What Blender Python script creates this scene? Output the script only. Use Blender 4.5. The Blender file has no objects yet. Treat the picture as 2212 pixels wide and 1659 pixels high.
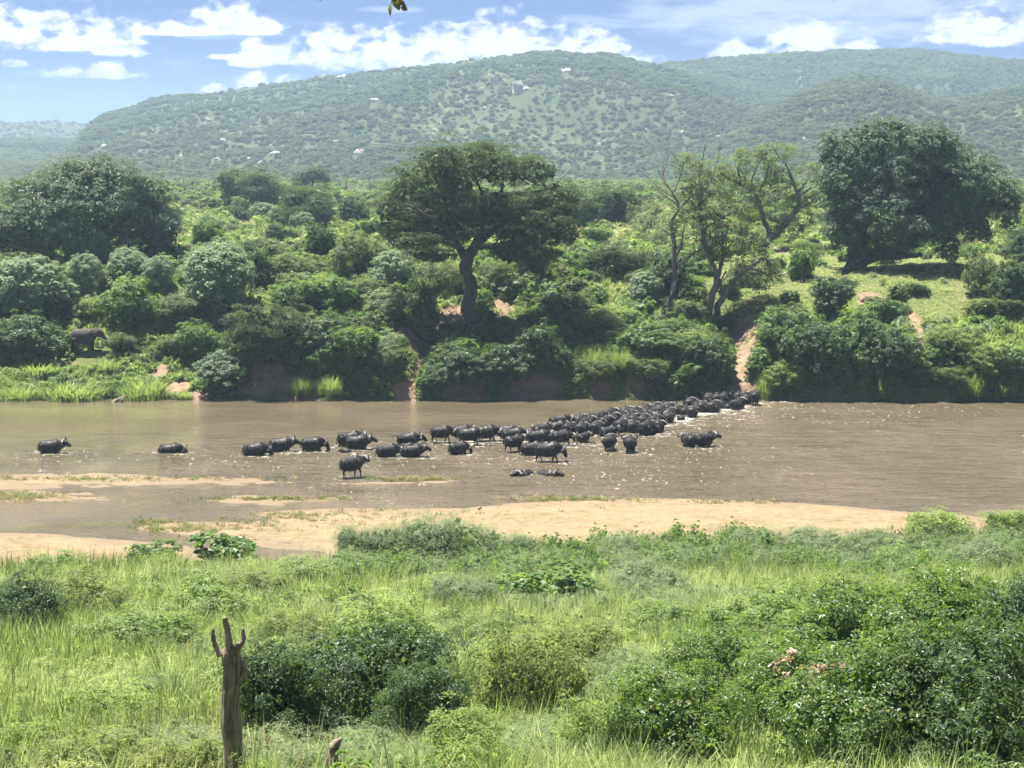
import bpy, bmesh, math, random
import numpy as np
from mathutils import Vector, Matrix

S = bpy.context.scene
COL = S.collection
rad = math.radians

# ------------------------------------------------------------------ camera, sky, sun, exposure
FPX = 4128.0                      # focal length in pixels of a 2212 px wide picture
PITCH = math.atan((829.5 - 400.0) / FPX)
CAMZ = 22.7
cam_data = bpy.data.cameras.new('camera')
cam_data.sensor_width = 36.0
cam_data.lens = 36.0 * FPX / 2212.0
cam_data.clip_start = 0.3
cam_data.clip_end = 20000.0
cam = bpy.data.objects.new('camera', cam_data)
COL.objects.link(cam)
cam.location = (0, 0, CAMZ)
cam.rotation_euler = (math.pi / 2 - PITCH, 0, 0)
S.camera = cam

SUN_EL, SUN_AZ = 74.0, -58.0      # azimuth from +Y towards +X
sun_data = bpy.data.lights.new('sun', 'SUN')
sun_data.energy = 5.0
sun_data.angle = rad(0.55)
sun_data.color = (1.0, 0.955, 0.88)
sun = bpy.data.objects.new('sun', sun_data)
COL.objects.link(sun)
SUN_DIR = Vector((math.sin(rad(SUN_AZ)) * math.cos(rad(SUN_EL)), math.cos(rad(SUN_AZ)) * math.cos(rad(SUN_EL)), math.sin(rad(SUN_EL))))
sun.rotation_euler = (-SUN_DIR).to_track_quat('-Z', 'Y').to_euler()
sun.location = (0, 0, 300)

S.view_settings.view_transform = 'Standard'
S.view_settings.look = 'None'
S.view_settings.exposure = 1.90
S.view_settings.gamma = 1.0
S.view_settings.use_curve_mapping = False
S.render.engine = 'CYCLES'
S.cycles.max_bounces = 7
S.cycles.diffuse_bounces = 3
S.cycles.glossy_bounces = 3
S.cycles.transmission_bounces = 3
S.cycles.volume_bounces = 1
S.cycles.transparent_max_bounces = 6
S.cycles.sample_clamp_direct = 0.0
S.cycles.sample_clamp_indirect = 6.0
S.cycles.use_denoising = True
S.cycles.denoiser = 'OPENIMAGEDENOISE'
S.cycles.use_light_tree = False


def pix_dir(px, py):
    """Direction through a point of the picture (2212 x 1659)."""
    F = Vector((0, math.cos(PITCH), -math.sin(PITCH)))
    U = Vector((0, math.sin(PITCH), math.cos(PITCH)))
    return F + Vector((1, 0, 0)) * ((px - 1106.0) / FPX) + U * (-(py - 829.5) / FPX)


class NT:
    """Small helper to wire shader nodes."""
    def __init__(self, tree):
        self.t = tree
        tree.nodes.clear()

    def n(self, typ, ins=None, **kw):
        nd = self.t.nodes.new(typ)
        for k, v in kw.items():
            setattr(nd, k, v)
        for k, v in (ins or {}).items():
            self.set(nd.inputs[k], v)
        return nd

    def set(self, sock, v):
        if isinstance(v, bpy.types.NodeSocket):
            self.t.links.new(v, sock)
        elif isinstance(v, bpy.types.Node):
            self.t.links.new(v.outputs[0], sock)
        else:
            if sock.type == 'RGBA' and len(v) == 3:
                v = (*v, 1.0)
            sock.default_value = v

    def math(self, op, a, b=None, c=None, clamp=False):
        nd = self.t.nodes.new('ShaderNodeMath')
        nd.operation = op
        nd.use_clamp = clamp
        self.set(nd.inputs[0], a)
        if b is not None:
            self.set(nd.inputs[1], b)
        if c is not None:
            self.set(nd.inputs[2], c)
        return nd.outputs[0]

    def vmath(self, op, a, b=None):
        nd = self.t.nodes.new('ShaderNodeVectorMath')
        nd.operation = op
        self.set(nd.inputs[0], a)
        if b is not None:
            self.set(nd.inputs[1], b)
        return nd.outputs[0]

    def mix(self, f, a, b, blend='MIX'):
        nd = self.t.nodes.new('ShaderNodeMix')
        nd.data_type = 'RGBA'
        nd.blend_type = blend
        nd.clamp_factor = True
        self.set(nd.inputs[0], f)
        self.set(nd.inputs[6], a)
        self.set(nd.inputs[7], b)
        return nd.outputs[2]

    def ramp(self, f, lo, hi, a=0.0, b=1.0, smooth=True):
        nd = self.t.nodes.new('ShaderNodeMapRange')
        nd.interpolation_type = 'SMOOTHSTEP' if smooth else 'LINEAR'
        self.set(nd.inputs[0], f)
        self.set(nd.inputs[1], lo)
        self.set(nd.inputs[2], hi)
        self.set(nd.inputs[3], a)
        self.set(nd.inputs[4], b)
        return nd.outputs[0]

    def noise(self, vec, scale, detail=4.0, rough=0.55, dist=0.0, dims='3D'):
        nd = self.t.nodes.new('ShaderNodeTexNoise')
        nd.noise_dimensions = dims
        if vec is not None:
            self.set(nd.inputs['Vector'], vec)
        self.set(nd.inputs['Scale'], scale)
        self.set(nd.inputs['Detail'], detail)
        self.set(nd.inputs['Roughness'], rough)
        self.set(nd.inputs['Distortion'], dist)
        return nd.outputs[0]

    def mapping(self, vec, scale=(1, 1, 1), loc=(0, 0, 0), rot=(0, 0, 0)):
        nd = self.t.nodes.new('ShaderNodeMapping')
        self.set(nd.inputs['Vector'], vec)
        nd.inputs['Location'].default_value = loc
        nd.inputs['Rotation'].default_value = rot
        nd.inputs['Scale'].default_value = scale
        return nd.outputs[0]

    def out(self, surf=None, vol=None, typ='ShaderNodeOutputMaterial'):
        nd = self.t.nodes.new(typ)
        if surf is not None:
            self.set(nd.inputs['Surface'], surf)
        if vol is not None:
            self.set(nd.inputs['Volume'], vol)


def new_mat(name):
    m = bpy.data.materials.new(name)
    m.use_nodes = True
    return m, NT(m.node_tree)


# ------------------------------------------------------------------ world: sky with fair-weather clouds
world = bpy.data.worlds.new('World')
S.world = world
world.use_nodes = True
w = NT(world.node_tree)
SKY_STRENGTH = 0.05
sky = w.n('ShaderNodeTexSky', sky_type='NISHITA', sun_disc=False, sun_elevation=rad(SUN_EL), sun_rotation=rad(SUN_AZ),
          altitude=400.0, air_density=1.0, dust_density=0.15, ozone_density=3.0)
geo = w.n('ShaderNodeTexCoord').outputs['Generated']
sep = w.n('ShaderNodeSeparateXYZ', {0: geo})
hlen = w.math('SQRT', w.math('ADD', w.math('MULTIPLY', sep.outputs[0], sep.outputs[0]), w.math('MULTIPLY', sep.outputs[1], sep.outputs[1])))
cu = w.math('MULTIPLY', w.math('ARCTAN2', sep.outputs[0], sep.outputs[1]), 57.29578)      # degrees right of +Y
cv = w.math('MULTIPLY', w.math('ARCTAN2', sep.outputs[2], hlen), 57.29578)               # degrees of elevation
uv = w.n('ShaderNodeCombineXYZ', {0: cu, 1: cv, 2: 0.0}).outputs[0]
uvs = w.mapping(uv, (1.0, 1.6, 1.0))
big = w.math('SUBTRACT', w.noise(uvs, 0.55, 2.0, 0.5), 0.5)
fine = w.math('SUBTRACT', w.noise(uvs, 1.5, 8.0, 0.58, 0.25), 0.5)
wisp = w.math('SUBTRACT', w.noise(w.mapping(uv, (0.28, 1.5, 1.0)), 1.6, 6.0, 0.62, 0.4), 0.5)


def deg(px, py):
    d = pix_dir(px, py)
    return math.degrees(math.atan2(d.x, d.y)), math.degrees(math.atan2(d.z, math.hypot(d.x, d.y)))


# cumulus banks: centre x, base y, half width, height above the base (picture pixels)
CLOUDS = [(60, 92, 120, 82), (190, 98, 115, 62), (255, 112, 75, 50), (-160, 80, 160, 75),
          (200, 164, 105, 30), (30, 142, 30, 14),
          (480, 54, 85, 60), (560, 66, 70, 30), (375, 72, 130, 24), (490, 72, 160, 20),
          (570, 135, 74, 52), (500, 126, 50, 12), (575, 196, 95, 44), (480, 196, 50, 22),
          (720, 134, 105, 88), (840, 138, 120, 80), (960, 122, 130, 70), (1090, 124, 130, 98), (1215, 122, 130, 70), (1310, 116, 60, 40),
          (1360, 140, 95, 30), (1200, 150, 120, 34),
          (1760, 112, 110, 76), (1600, 118, 68, 34), (1850, 108, 66, 30),
          (2140, 86, 110, 72), (2055, 84, 80, 50), (2240, 84, 90, 60), (2420, 80, 150, 70), (2700, 120, 160, 70)]
dens = None
hgt = None
for px, py, hw, hh in CLOUDS:
    u0, v0 = deg(px, py)
    ru = hw / FPX * 57.29578
    rv = hh / FPX * 57.29578
    du = w.math('DIVIDE', w.math('SUBTRACT', cu, u0), ru)
    dv0 = w.math('DIVIDE', w.math('SUBTRACT', cv, v0), rv)
    dv = w.math('MAXIMUM', dv0, w.math('MULTIPLY', dv0, -4.5))
    d = w.math('SUBTRACT', 1.0, w.math('ADD', w.math('MULTIPLY', du, du), w.math('MULTIPLY', dv, dv)))
    dens = d if dens is None else w.math('SMOOTH_MAX', dens, d, 0.25)
    hw_ = w.math('MULTIPLY', w.math('MAXIMUM', d, -0.5), 1.0)
    h = w.math('MULTIPLY_ADD', dv0, 1.0, w.math('MULTIPLY', hw_, 0.0))
    h = w.math('ADD', w.math('MULTIPLY', w.ramp(d, -0.4, 0.3), 2.0), w.math('SUBTRACT', h, 2.0))
    hgt = h if hgt is None else w.math('MAXIMUM', hgt, h)
# more cumulus over the unseen sky, its cover tuned for water sheen and fill light
g1 = w.noise(w.mapping(uv, (0.085, 0.19, 1.0), (3.1, 7.7, 0)), 1.0, 2.0, 0.5)
band = w.math('MULTIPLY', w.ramp(cv, 6.2, 9.0), w.ramp(cv, 60.0, 30.0))
gd = w.math('MULTIPLY_ADD', band, 3.0, w.math('MULTIPLY_ADD', g1, 7.5, -7.3))
dens = w.math('MAXIMUM', dens, gd)
hgt = w.math('MAXIMUM', hgt, w.math('SUBTRACT', gd, 0.2))
dn = w.math('ADD', dens, w.math('ADD', w.math('MULTIPLY', fine, 4.2), w.math('MULTIPLY', big, 1.4)))
alpha = w.ramp(dn, -0.1, 0.85)
# thin veils high on the right and along the cumulus
u1, v1 = deg(1750, 30)
vv = w.math('SUBTRACT', 1.0, w.math('ADD', w.math('POWER', w.math('ABSOLUTE', w.math('DIVIDE', w.math('SUBTRACT', cu, u1), 8.0)), 2.0),
                                    w.math('POWER', w.math('ABSOLUTE', w.math('DIVIDE', w.math('SUBTRACT', cv, v1), 1.25)), 2.0)))
u2, v2 = deg(430, 70)
vv2 = w.math('SUBTRACT', 0.8, w.math('ADD', w.math('POWER', w.math('ABSOLUTE', w.math('DIVIDE', w.math('SUBTRACT', cu, u2), 4.0)), 2.0),
                                     w.math('POWER', w.math('ABSOLUTE', w.math('DIVIDE', w.math('SUBTRACT', cv, v2), 0.3)), 2.0)))
u3, v3 = deg(840, 20)
vv3 = w.math('SUBTRACT', 0.6, w.math('ADD', w.math('POWER', w.math('ABSOLUTE', w.math('DIVIDE', w.math('SUBTRACT', cu, u3), 1.5)), 2.0),
                                     w.math('POWER', w.math('ABSOLUTE', w.math('DIVIDE', w.math('SUBTRACT', cv, v3), 0.16)), 2.0)))
vv = w.math('MAXIMUM', vv, w.math('MAXIMUM', vv2, vv3))
vv = w.math('MAXIMUM', vv, w.math('MULTIPLY', w.ramp(cv, 6.2, 10.0), 0.25))
veil = w.math('MULTIPLY', w.ramp(w.math('ADD', vv, w.math('MULTIPLY', wisp, 2.6)), 0.1, 1.1), 0.62)
shade = w.ramp(w.math('ADD', hgt, w.math('MULTIPLY', fine, 3.4)), -0.25, 1.15)
SK = 1.0 / SKY_STRENGTH
ccol = w.mix(shade, (0.142 * SK, 0.160 * SK, 0.190 * SK), (0.270 * SK, 0.272 * SK, 0.274 * SK))
skyc = w.mix(1.0, sky.outputs[0], (0.104, 0.187, 0.430), 'MULTIPLY')
base = w.mix(veil, skyc, (0.205 * SK, 0.235 * SK, 0.280 * SK))
colr = w.mix(alpha, base, ccol)
bg = w.n('ShaderNodeBackground', {'Color': colr, 'Strength': SKY_STRENGTH})
w.out(bg, typ='ShaderNodeOutputWorld')
world.cycles.sampling_method = 'MANUAL'
world.cycles.sample_map_resolution = 512

# ------------------------------------------------------------------ helpers: naming, meshes, noise
rng = np.random.default_rng(7)
random.seed(7)


def tag(o, label=None, cat=None, group=None, kind=None):
    if label:
        o['label'] = label
    if cat:
        o['category'] = cat
    if group:
        o['group'] = group
    if kind:
        o['kind'] = kind
    return o


def thing(name, label, cat, loc=(0, 0, 0), rz=0.0, group=None, scale=None):
    o = bpy.data.objects.new(name, None)
    o.empty_display_size = 0.3
    COL.objects.link(o)
    o.location = loc
    o.rotation_euler = (0, 0, rz)
    if scale is not None:
        o.scale = scale
    return tag(o, label, cat, group)


def obj(name, me, parent=None, link=True):
    o = bpy.data.objects.new(name, me)
    if link:
        COL.objects.link(o)
    if parent is not None:
        o.parent = parent
    return o


def copy_tree(o, parent=None):
    c = o.copy()
    COL.objects.link(c)
    c.parent = parent
    for ch in list(o.children):
        copy_tree(ch, c)
    return c


def make_mesh(name, V, F, mat, smooth=False):
    """V (n,3) array, F list of (m,k) index arrays."""
    me = bpy.data.meshes.new(name)
    V = np.asarray(V, dtype=np.float32)
    if not isinstance(F, (list, tuple)):
        F = [F]
    F = [np.asarray(f, dtype=np.int32) for f in F if len(f)]
    me.vertices.add(len(V))
    me.vertices.foreach_set('co', V.ravel())
    nl = sum(f.size for f in F)
    me.loops.add(nl)
    me.loops.foreach_set('vertex_index', np.concatenate([f.ravel() for f in F]))
    npoly = sum(len(f) for f in F)
    me.polygons.add(npoly)
    tot = np.concatenate([np.full(len(f), f.shape[1], dtype=np.int32) for f in F])
    st = np.concatenate([[0], np.cumsum(tot)[:-1]]).astype(np.int32)
    me.polygons.foreach_set('loop_start', st)
    me.polygons.foreach_set('loop_total', tot)
    me.polygons.foreach_set('use_smooth', np.full(npoly, smooth))
    me.update(calc_edges=True)
    me.validate()
    if mat is not None:
        me.materials.append(mat)
    return me


def add_attr(me, name, arr):
    a = me.attributes.new(name, 'FLOAT', 'POINT')
    a.data.foreach_set('value', np.asarray(arr, dtype=np.float32))


_tab = np.random.default_rng(11).random((256, 256))


def vnoise(x, y, s=1.0, seed=0):
    x = np.asarray(x, float) / s + seed * 17.31
    y = np.asarray(y, float) / s + seed * 9.77
    xi = np.floor(x).astype(int)
    yi = np.floor(y).astype(int)
    fx = x - xi
    fy = y - yi
    fx = fx * fx * (3 - 2 * fx)
    fy = fy * fy * (3 - 2 * fy)
    g = lambda a, b: _tab[a % 256, b % 256]
    return (g(xi, yi) * (1 - fx) + g(xi + 1, yi) * fx) * (1 - fy) + (g(xi, yi + 1) * (1 - fx) + g(xi + 1, yi + 1) * fx) * fy - 0.5


def fbm(x, y, s, oct=4, seed=0, gain=0.5):
    r = 0
    a = 1.0
    for i in range(oct):
        r = r + a * vnoise(x, y, s / 2 ** i, seed + i)
        a *= gain
    return r


def sstep(a, b, x):
    t = np.clip((np.asarray(x, float) - a) / (b - a), 0, 1)
    return t * t * (3 - 2 * t)


class Geo:
    """Collects tubes and lofts, builds one mesh."""
    def __init__(self):
        self.V, self.Q, self.T, self.n = [], [], [], 0

    def loft(self, pts, radii, seg=8, up=(0, 0, 1), cap=True, noise=0.0, groove=0.0, seed=0):
        """pts (n,3); radii: n floats or n (side, up) pairs."""
        pts = np.asarray(pts, float)
        R = np.array([(r, r) if np.isscalar(r) else r for r in radii], float)
        n = len(pts)
        tan = np.gradient(pts, axis=0)
        tan /= np.linalg.norm(tan, axis=1)[:, None] + 1e-9
        upv = np.array(up, float)
        rows = []
        rg = np.random.default_rng(abs(int(seed)))
        ph = rg.random(3) * 6.28
        for i in range(n):
            t = tan[i]
            u = upv if abs(np.dot(t, upv)) < 0.95 else (np.array([0, 1.0, 0]) if abs(t[1]) < 0.9 else np.array([1.0, 0, 0]))
            s = np.cross(t, u)
            s /= np.linalg.norm(s) + 1e-9
            v = np.cross(s, t)
            a = np.arange(seg) / seg * 2 * math.pi
            k = 1 + noise * (rg.random(seg) - 0.5) + groove * np.sin(a * 5 + ph[0] + 0.3 * i) + groove * 0.7 * np.sin(a * 9 + ph[1])
            rows.append(pts[i] + (np.cos(a) * R[i, 0] * k)[:, None] * s + (np.sin(a) * R[i, 1] * k)[:, None] * v)
        b = self.n
        self.V.append(np.concatenate(rows))
        j = np.arange(seg)
        j2 = (j + 1) % seg
        for i in range(n - 1):
            self.Q.append(np.stack([b + i * seg + j, b + i * seg + j2, b + (i + 1) * seg + j2, b + (i + 1) * seg + j], 1))
        self.n += n * seg
        if cap:
            for i, flip in ((0, True), (n - 1, False)):
                self.V.append(pts[i][None])
                c = self.n
                self.n += 1
                ring = b + i * seg + j
                ring2 = b + i * seg + j2
                self.T.append(np.stack([np.full(seg, c), ring2, ring] if flip else [np.full(seg, c), ring, ring2], 1))

    def mesh(self, name, mat, smooth=True):
        F = []
        if self.Q:
            F.append(np.concatenate(self.Q))
        if self.T:
            F.append(np.concatenate(self.T))
        return make_mesh(name, np.concatenate(self.V), F, mat, smooth)


def smooth_path(pts, n):
    """Catmull-Rom through points (k,d) -> (n,d)."""
    P = np.asarray(pts, float)
    P = np.vstack([2 * P[0] - P[1], P, 2 * P[-1] - P[-2]])
    k = len(P) - 3
    t = np.linspace(0, k - 1e-6, n)
    i = t.astype(int)
    f = (t - i)[:, None]
    a, b, c, d = P[i], P[i + 1], P[i + 2], P[i + 3]
    return 0.5 * ((2 * b) + (-a + c) * f + (2 * a - 5 * b + 4 * c - d) * f ** 2 + (-a + 3 * b - 3 * c + d) * f ** 3)
# ------------------------------------------------------------------ terrain
NEAR_Y = [-60, 0, 10, 25, 40, 55, 80, 98, 106, 112, 119, 126, 130]
NEAR_Z = [21.5, 20.8, 18, 13, 9.0, 6.2, 3.2, 1.25, 0.40, 0.03, -0.20, -0.7, -1.0]
FAR_S = [-12, -2, 0, 0.7, 2.6, 12, 22, 35, 60, 120, 250, 500, 800, 1200, 6000]
FAR_Z = [-1.0, -0.6, 0.0, 1.7, 4.1, 7.2, 10.4, 12.6, 13.7, 15.7, 18.3, 20.7, 22.4, 24, 24]
FARL_S = [-12, -2, 0, 0.8, 7, 11, 16, 25, 38, 60, 120, 250, 500, 800, 1200, 6000]
FARL_Z = [-1.0, -0.4, 0.0, 0.5, 2.5, 4.3, 7.4, 10.8, 12.7, 13.7, 15.7, 18.3, 20.7, 22.4, 24, 24]


def shore_y(x):
    return 202.0 + 1.2 * fbm(x, 0 * x, 14.0, 3, 5) + 0.8 * np.sin(np.asarray(x) / 9.0)


def ridge(cpx, cpy):
    u = [(p - 1106) / FPX for p in cpx]
    e = [deg(1106, p + 5)[1] for p in cpy]
    return np.array(u), np.tan(np.radians(e))


RIDGES = []
for cpx, cpy, yf, yc in [
    ([-900, 60, 110, 150, 180, 205, 218, 235, 300, 340, 400, 460, 560, 700, 900, 1000, 1100, 1200, 1300, 1370, 1440, 1520, 1640, 1800, 2000],
     [430, 430, 400, 358, 320, 285, 262, 250, 226, 212, 206, 200, 184, 165, 141, 130, 123, 121, 124, 139, 152, 170, 200, 240, 290], 1050, 2000),
    ([700, 1000, 1200, 1330, 1370, 1440, 1550, 1700, 1800, 1900, 2000, 2100, 2212, 2500, 3200],
     [300, 200, 160, 147, 142, 131, 124, 119, 113, 109, 111, 119, 127, 150, 240], 1500, 2350),
    ([1300, 1480, 1600, 1700, 1780, 1850, 1900, 1950, 2010, 2060, 2130, 2212, 2330, 2500, 3200],
     [400, 330, 262, 213, 180, 167, 170, 190, 213, 212, 200, 182, 165, 160, 250], 1000, 1560),
    ([-1500, -700, -200, 0, 60, 120, 180, 215, 300, 420, 600],
     [240, 250, 262, 259, 260, 257, 262, 269, 292, 330, 380], 2250, 3150),
    ([-1200, -300, 0, 120, 230, 320, 420, 560, 700], [300, 320, 330, 337, 352, 372, 388, 392, 400], 1200, 1750),
]:
    RIDGES.append((*ridge(cpx, cpy), yf, yc))


def hills_z(x, y):
    z = np.full(np.broadcast(x, y).shape, -50.0)
    for k, (u, te, yf, yc) in enumerate(RIDGES):
        warp = x + 14 * fbm(x, y, 260.0, 3, 30 + k) * np.clip((yc - y) / (yc - yf), 0, 1)
        zc = CAMZ + np.interp(warp / np.clip(0.15 * yc + 0.85 * y, 0.5 * yc, yc), u, te) * yc
        t = np.clip((y - yf) / (yc - yf), 0, 1)
        s = 0.55 * t + 0.45 * t * t * (3 - 2 * t)
        zb = 22.0
        zz = zb + (zc - zb) * s
        gul = fbm(x, y * 0.5, 190.0, 4, 40 + k, 0.55)
        zz = zz + gul * 75 * t * (1 - t) * 2.0 * np.clip((zc - zb) / 120, 0, 1)
        zz = zz + fbm(x, y, 30.0, 2, 60 + k) * 4.0 * np.clip(t * 3, 0, 1) * np.clip((zc - zb) / 60, 0, 1)
        zz = np.where(y > yc, zc - (y - yc) * 0.02, zz)
        z = np.maximum(z, zz)
    return z


def near_z(x, y):
    return np.interp(y + 2.5 * vnoise(x, y, 22.0, 3) * sstep(20, 60, y), NEAR_Y, NEAR_Z) + (0.5 * fbm(x, y, 7.0, 3, 8)) * sstep(112, 92, y)


def far_z(x, y):
    s = y - shore_y(x)
    left = sstep(-27, -33, x)
    z = np.interp(s, FAR_S, FAR_Z) * (1 - left) + np.interp(s, FARL_S, FARL_Z) * left
    n = fbm(x, y, 10.0, 4, 12) * 1.5 * sstep(0, 8, s) * sstep(70, 25, s) + fbm(x, y, 40.0, 3, 15) * 1.2 * sstep(10, 50, s)
    # erosion bites cut into the bank
    bite = 0
    for bx, bw, bd in ((-9.6, 1.6, 2.4), (24.7, 2.0, 2.2), (41.5, 1.3, 1.4)):
        bite = bite + bd * np.exp(-((x - bx) / bw) ** 2) * sstep(0.2, 3, s) * sstep(22, 10, s)
    return z + n - np.minimum(bite, np.maximum(z, 0) * 0.6)


def gz(x, y):
    x = np.asarray(x, float)
    y = np.asarray(y, float)
    z = np.where(y < 165, np.maximum(near_z(x, y), -1.0), far_z(x, y))
    return np.where(y > 950, np.maximum(z, hills_z(x, y)), z)


def at(px, py, zoff=0.0):
    """Point of the ground seen at a point of the picture."""
    d = pix_dir(px, py)
    t = np.concatenate([np.linspace(30, 300, 2200), np.geomspace(300, 4000, 1800)[1:]])
    X, Y, Z = d.x * t, d.y * t, CAMZ + d.z * t
    below = Z < np.maximum(gz(X, Y), 0.0) + zoff
    i = int(np.argmax(below)) if below.any() else len(t) - 1
    return Vector((X[i], Y[i], float(max(gz(X[i], Y[i]), 0.0))))


def at_water(px, py, z=0.0):
    d = pix_dir(px, py)
    t = (z - CAMZ) / d.z
    return Vector((d.x * t, d.y * t, z))


def at_depth(px, py, Y):
    d = pix_dir(px, py)
    t = Y / d.y
    return Vector((d.x * t, Y, CAMZ + d.z * t))


def px_size(Y):
    return Y / FPX      # metres per picture pixel at that distance


# bare earth: picture spots (x, y, rx, ry) projected to the ground
BARE = []
for px, py, rx, rm in [(345, 812, 1.1, 2.2), (385, 838, 1.4, 2.0), (425, 855, 1.0, 1.2), 
                       (640, 530, 3.6, 4.5), (590, 525, 3.0, 4.0),
                       (890, 832, 0.9, 3.2), (905, 800, 0.6, 2.0), (870, 850, 1.3, 0.8),
                       (1085, 665, 1.6, 1.6), (1090, 690, 1.2, 1.6), (980, 690, 2.2, 2.4), (1040, 715, 1.6, 1.2), (885, 735, 2.0, 2.2),
                       (1600, 720, 1.7, 3.0), (1610, 770, 1.4, 3.2), (1600, 810, 1.4, 2.4), (1630, 740, 1.0, 2.0), (1625, 850, 2.2, 1.2),
                       (1965, 690, 1.0, 2.6), (1985, 720, 1.0, 2.4), (1990, 750, 0.9, 2.0), (1878, 648, 1.5, 1.8),
                       (1300, 830, 1.2, 1.0), (1390, 835, 1.6, 1.0), (500, 680, 2.6, 3.0), (560, 810, 2.4, 1.5), (650, 850, 2.4, 0.8),
                       (1150, 842, 2.5, 1.0), (1010, 850, 3.0, 0.7), (130, 565, 2.0, 3.0), (1690, 545, 2.2, 4.0), (2140, 525, 2.5, 4.0), (1450, 690, 1.0, 1.0)]:
    p = at(px, py)
    BARE.append((p.x, p.y, rx, rm))


def bare_at(x, y):
    b = np.zeros(np.broadcast(x, y).shape)
    for bx, by, rx, ry in BARE:
        wob = 1 + 0.9 * fbm(x, y, 2.2, 3, 21)
        b = np.maximum(b, np.exp(-(((x - bx) / rx) ** 2 + ((y - by) / ry) ** 2) * wob))
    return b


# materials of the ground
def ground_material():
    m, t = new_mat('ground_soil_and_grass')
    P = t.n('ShaderNodeNewGeometry').outputs['Position']
    bare = t.n('ShaderNodeAttribute', attribute_name='bare').outputs['Fac']
    n1 = t.noise(P, 0.9, 5, 0.6)
    n2 = t.noise(P, 0.07, 4, 0.55)
    n3 = t.noise(P, 6.0, 4, 0.65)
    grass = t.mix(t.ramp(n2, 0.38, 0.62), (0.070, 0.098, 0.026), (0.115, 0.130, 0.042))
    grass = t.mix(t.ramp(n1, 0.45, 0.7), grass, (0.150, 0.125, 0.060))
    earth = t.mix(t.ramp(n1, 0.3, 0.7), (0.250, 0.175, 0.112), (0.150, 0.104, 0.068))
    earth = t.mix(t.ramp(n3, 0.5, 0.72), earth, (0.32, 0.235, 0.155))
    f = t.ramp(t.math('ADD', bare, t.math('MULTIPLY', t.math('SUBTRACT', n1, 0.5), 0.7)), 0.30, 0.5)
    c = t.mix(f, grass, earth)
    bump = t.n('ShaderNodeBump', {'Strength': 0.9, 'Distance': 0.25, 'Height': t.noise(P, 2.4, 6, 0.7)})
    b = t.n('ShaderNodeBsdfPrincipled', {'Base Color': c, 'Roughness': 0.92, 'Normal': bump})
    b.inputs['Specular IOR Level'].default_value = 0.15
    t.out(b)
    return m


def hill_material():
    m, t = new_mat('hill_grass_and_rock')
    P = t.n('ShaderNodeNewGeometry').outputs['Position']
    n1 = t.noise(P, 0.012, 4, 0.6)
    n2 = t.noise(P, 0.06, 5, 0.65)
    n3 = t.noise(P, 0.22, 3, 0.6)
    c = t.mix(t.ramp(n1, 0.36, 0.64), (0.034, 0.050, 0.020), (0.050, 0.064, 0.027))
    c = t.mix(t.ramp(n2, 0.50, 0.70), c, (0.062, 0.069, 0.033))
    c = t.mix(t.math('MULTIPLY', t.ramp(n3, 0.60, 0.72), t.ramp(n1, 0.42, 0.6)), c, (0.33, 0.28, 0.225))
    b = t.n('ShaderNodeBsdfPrincipled', {'Base Color': c, 'Roughness': 0.95,
            'Normal': t.n('ShaderNodeBump', {'Strength': 1.0, 'Distance': 2.0, 'Height': n2})})
    b.inputs['Specular IOR Level'].default_value = 0.1
    t.out(b)
    return m


def sand_material():
    m, t = new_mat('river_sand')
    P = t.n('ShaderNodeNewGeometry').outputs['Position']
    hz = t.n('ShaderNodeSeparateXYZ', {0: P}).outputs[2]
    st = t.mapping(P, (0.55, 1.0, 1.0))
    n1 = t.noise(st, 0.30, 4, 0.6, 0.6)
    n2 = t.noise(st, 2.2, 5, 0.7)
    n3 = t.noise(P, 9.0, 3, 0.6)
    c = t.mix(t.ramp(n2, 0.35, 0.7), (0.208, 0.152, 0.086), (0.160, 0.112, 0.061))
    c = t.mix(t.math('MULTIPLY', t.ramp(n3, 0.5, 0.62), 0.7), c, (0.26, 0.205, 0.132))
    lit = t.math('MULTIPLY', t.ramp(n1, 0.42, 0.62), t.ramp(t.noise(st, 3.4, 4, 0.7), 0.44, 0.58))
    pr = t.ramp(t.n('ShaderNodeTexVoronoi', {'Vector': t.mapping(P, (1.0, 0.8, 1.0)), 'Scale': 1.0}).outputs['Distance'], 0.24, 0.10)
    c = t.mix(t.math('MULTIPLY', pr, t.ramp(n1, 0.40, 0.55, 0.35, 0.95)), c, (0.14, 0.098, 0.055))
    c = t.mix(lit, c, (0.125, 0.096, 0.046))
    wet = t.ramp(t.math('ADD', hz, t.math('MULTIPLY', n2, 0.03)), 0.13, 0.03)
    c = t.mix(t.math('MULTIPLY', wet, 0.75), c, (0.150, 0.112, 0.066))
    bump = t.n('ShaderNodeBump', {'Strength': 0.8, 'Distance': 0.12, 'Height': t.noise(t.mapping(P, (0.8, 0.9, 1)), 2.8, 5, 0.65)})
    b = t.n('ShaderNodeBsdfPrincipled', {'Base Color': c, 'Roughness': t.math('MULTIPLY_ADD', wet, -0.35, 0.9), 'Normal': bump})
    b.inputs['Specular IOR Level'].default_value = 0.2
    t.out(b)
    return m


GROUND_MAT, HILL_MAT, SAND_MAT = ground_material(), hill_material(), sand_material()


def grid_mesh(name, U, Y, half, mat, zf, smooth=True):
    X = U[None, :] * half[:, None]
    YY = np.repeat(Y[:, None], len(U), 1)
    Z = zf(X, YY)
    nu, ny = len(U), len(Y)
    i = np.arange((ny - 1) * (nu - 1))
    r, c = i // (nu - 1), i % (nu - 1)
    a = r * nu + c
    F = np.stack([a, a + 1, a + nu + 1, a + nu], 1)
    return make_mesh(name, np.stack([X.ravel(), YY.ravel(), Z.ravel()], 1), [F], mat, smooth), X, YY, Z


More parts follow.
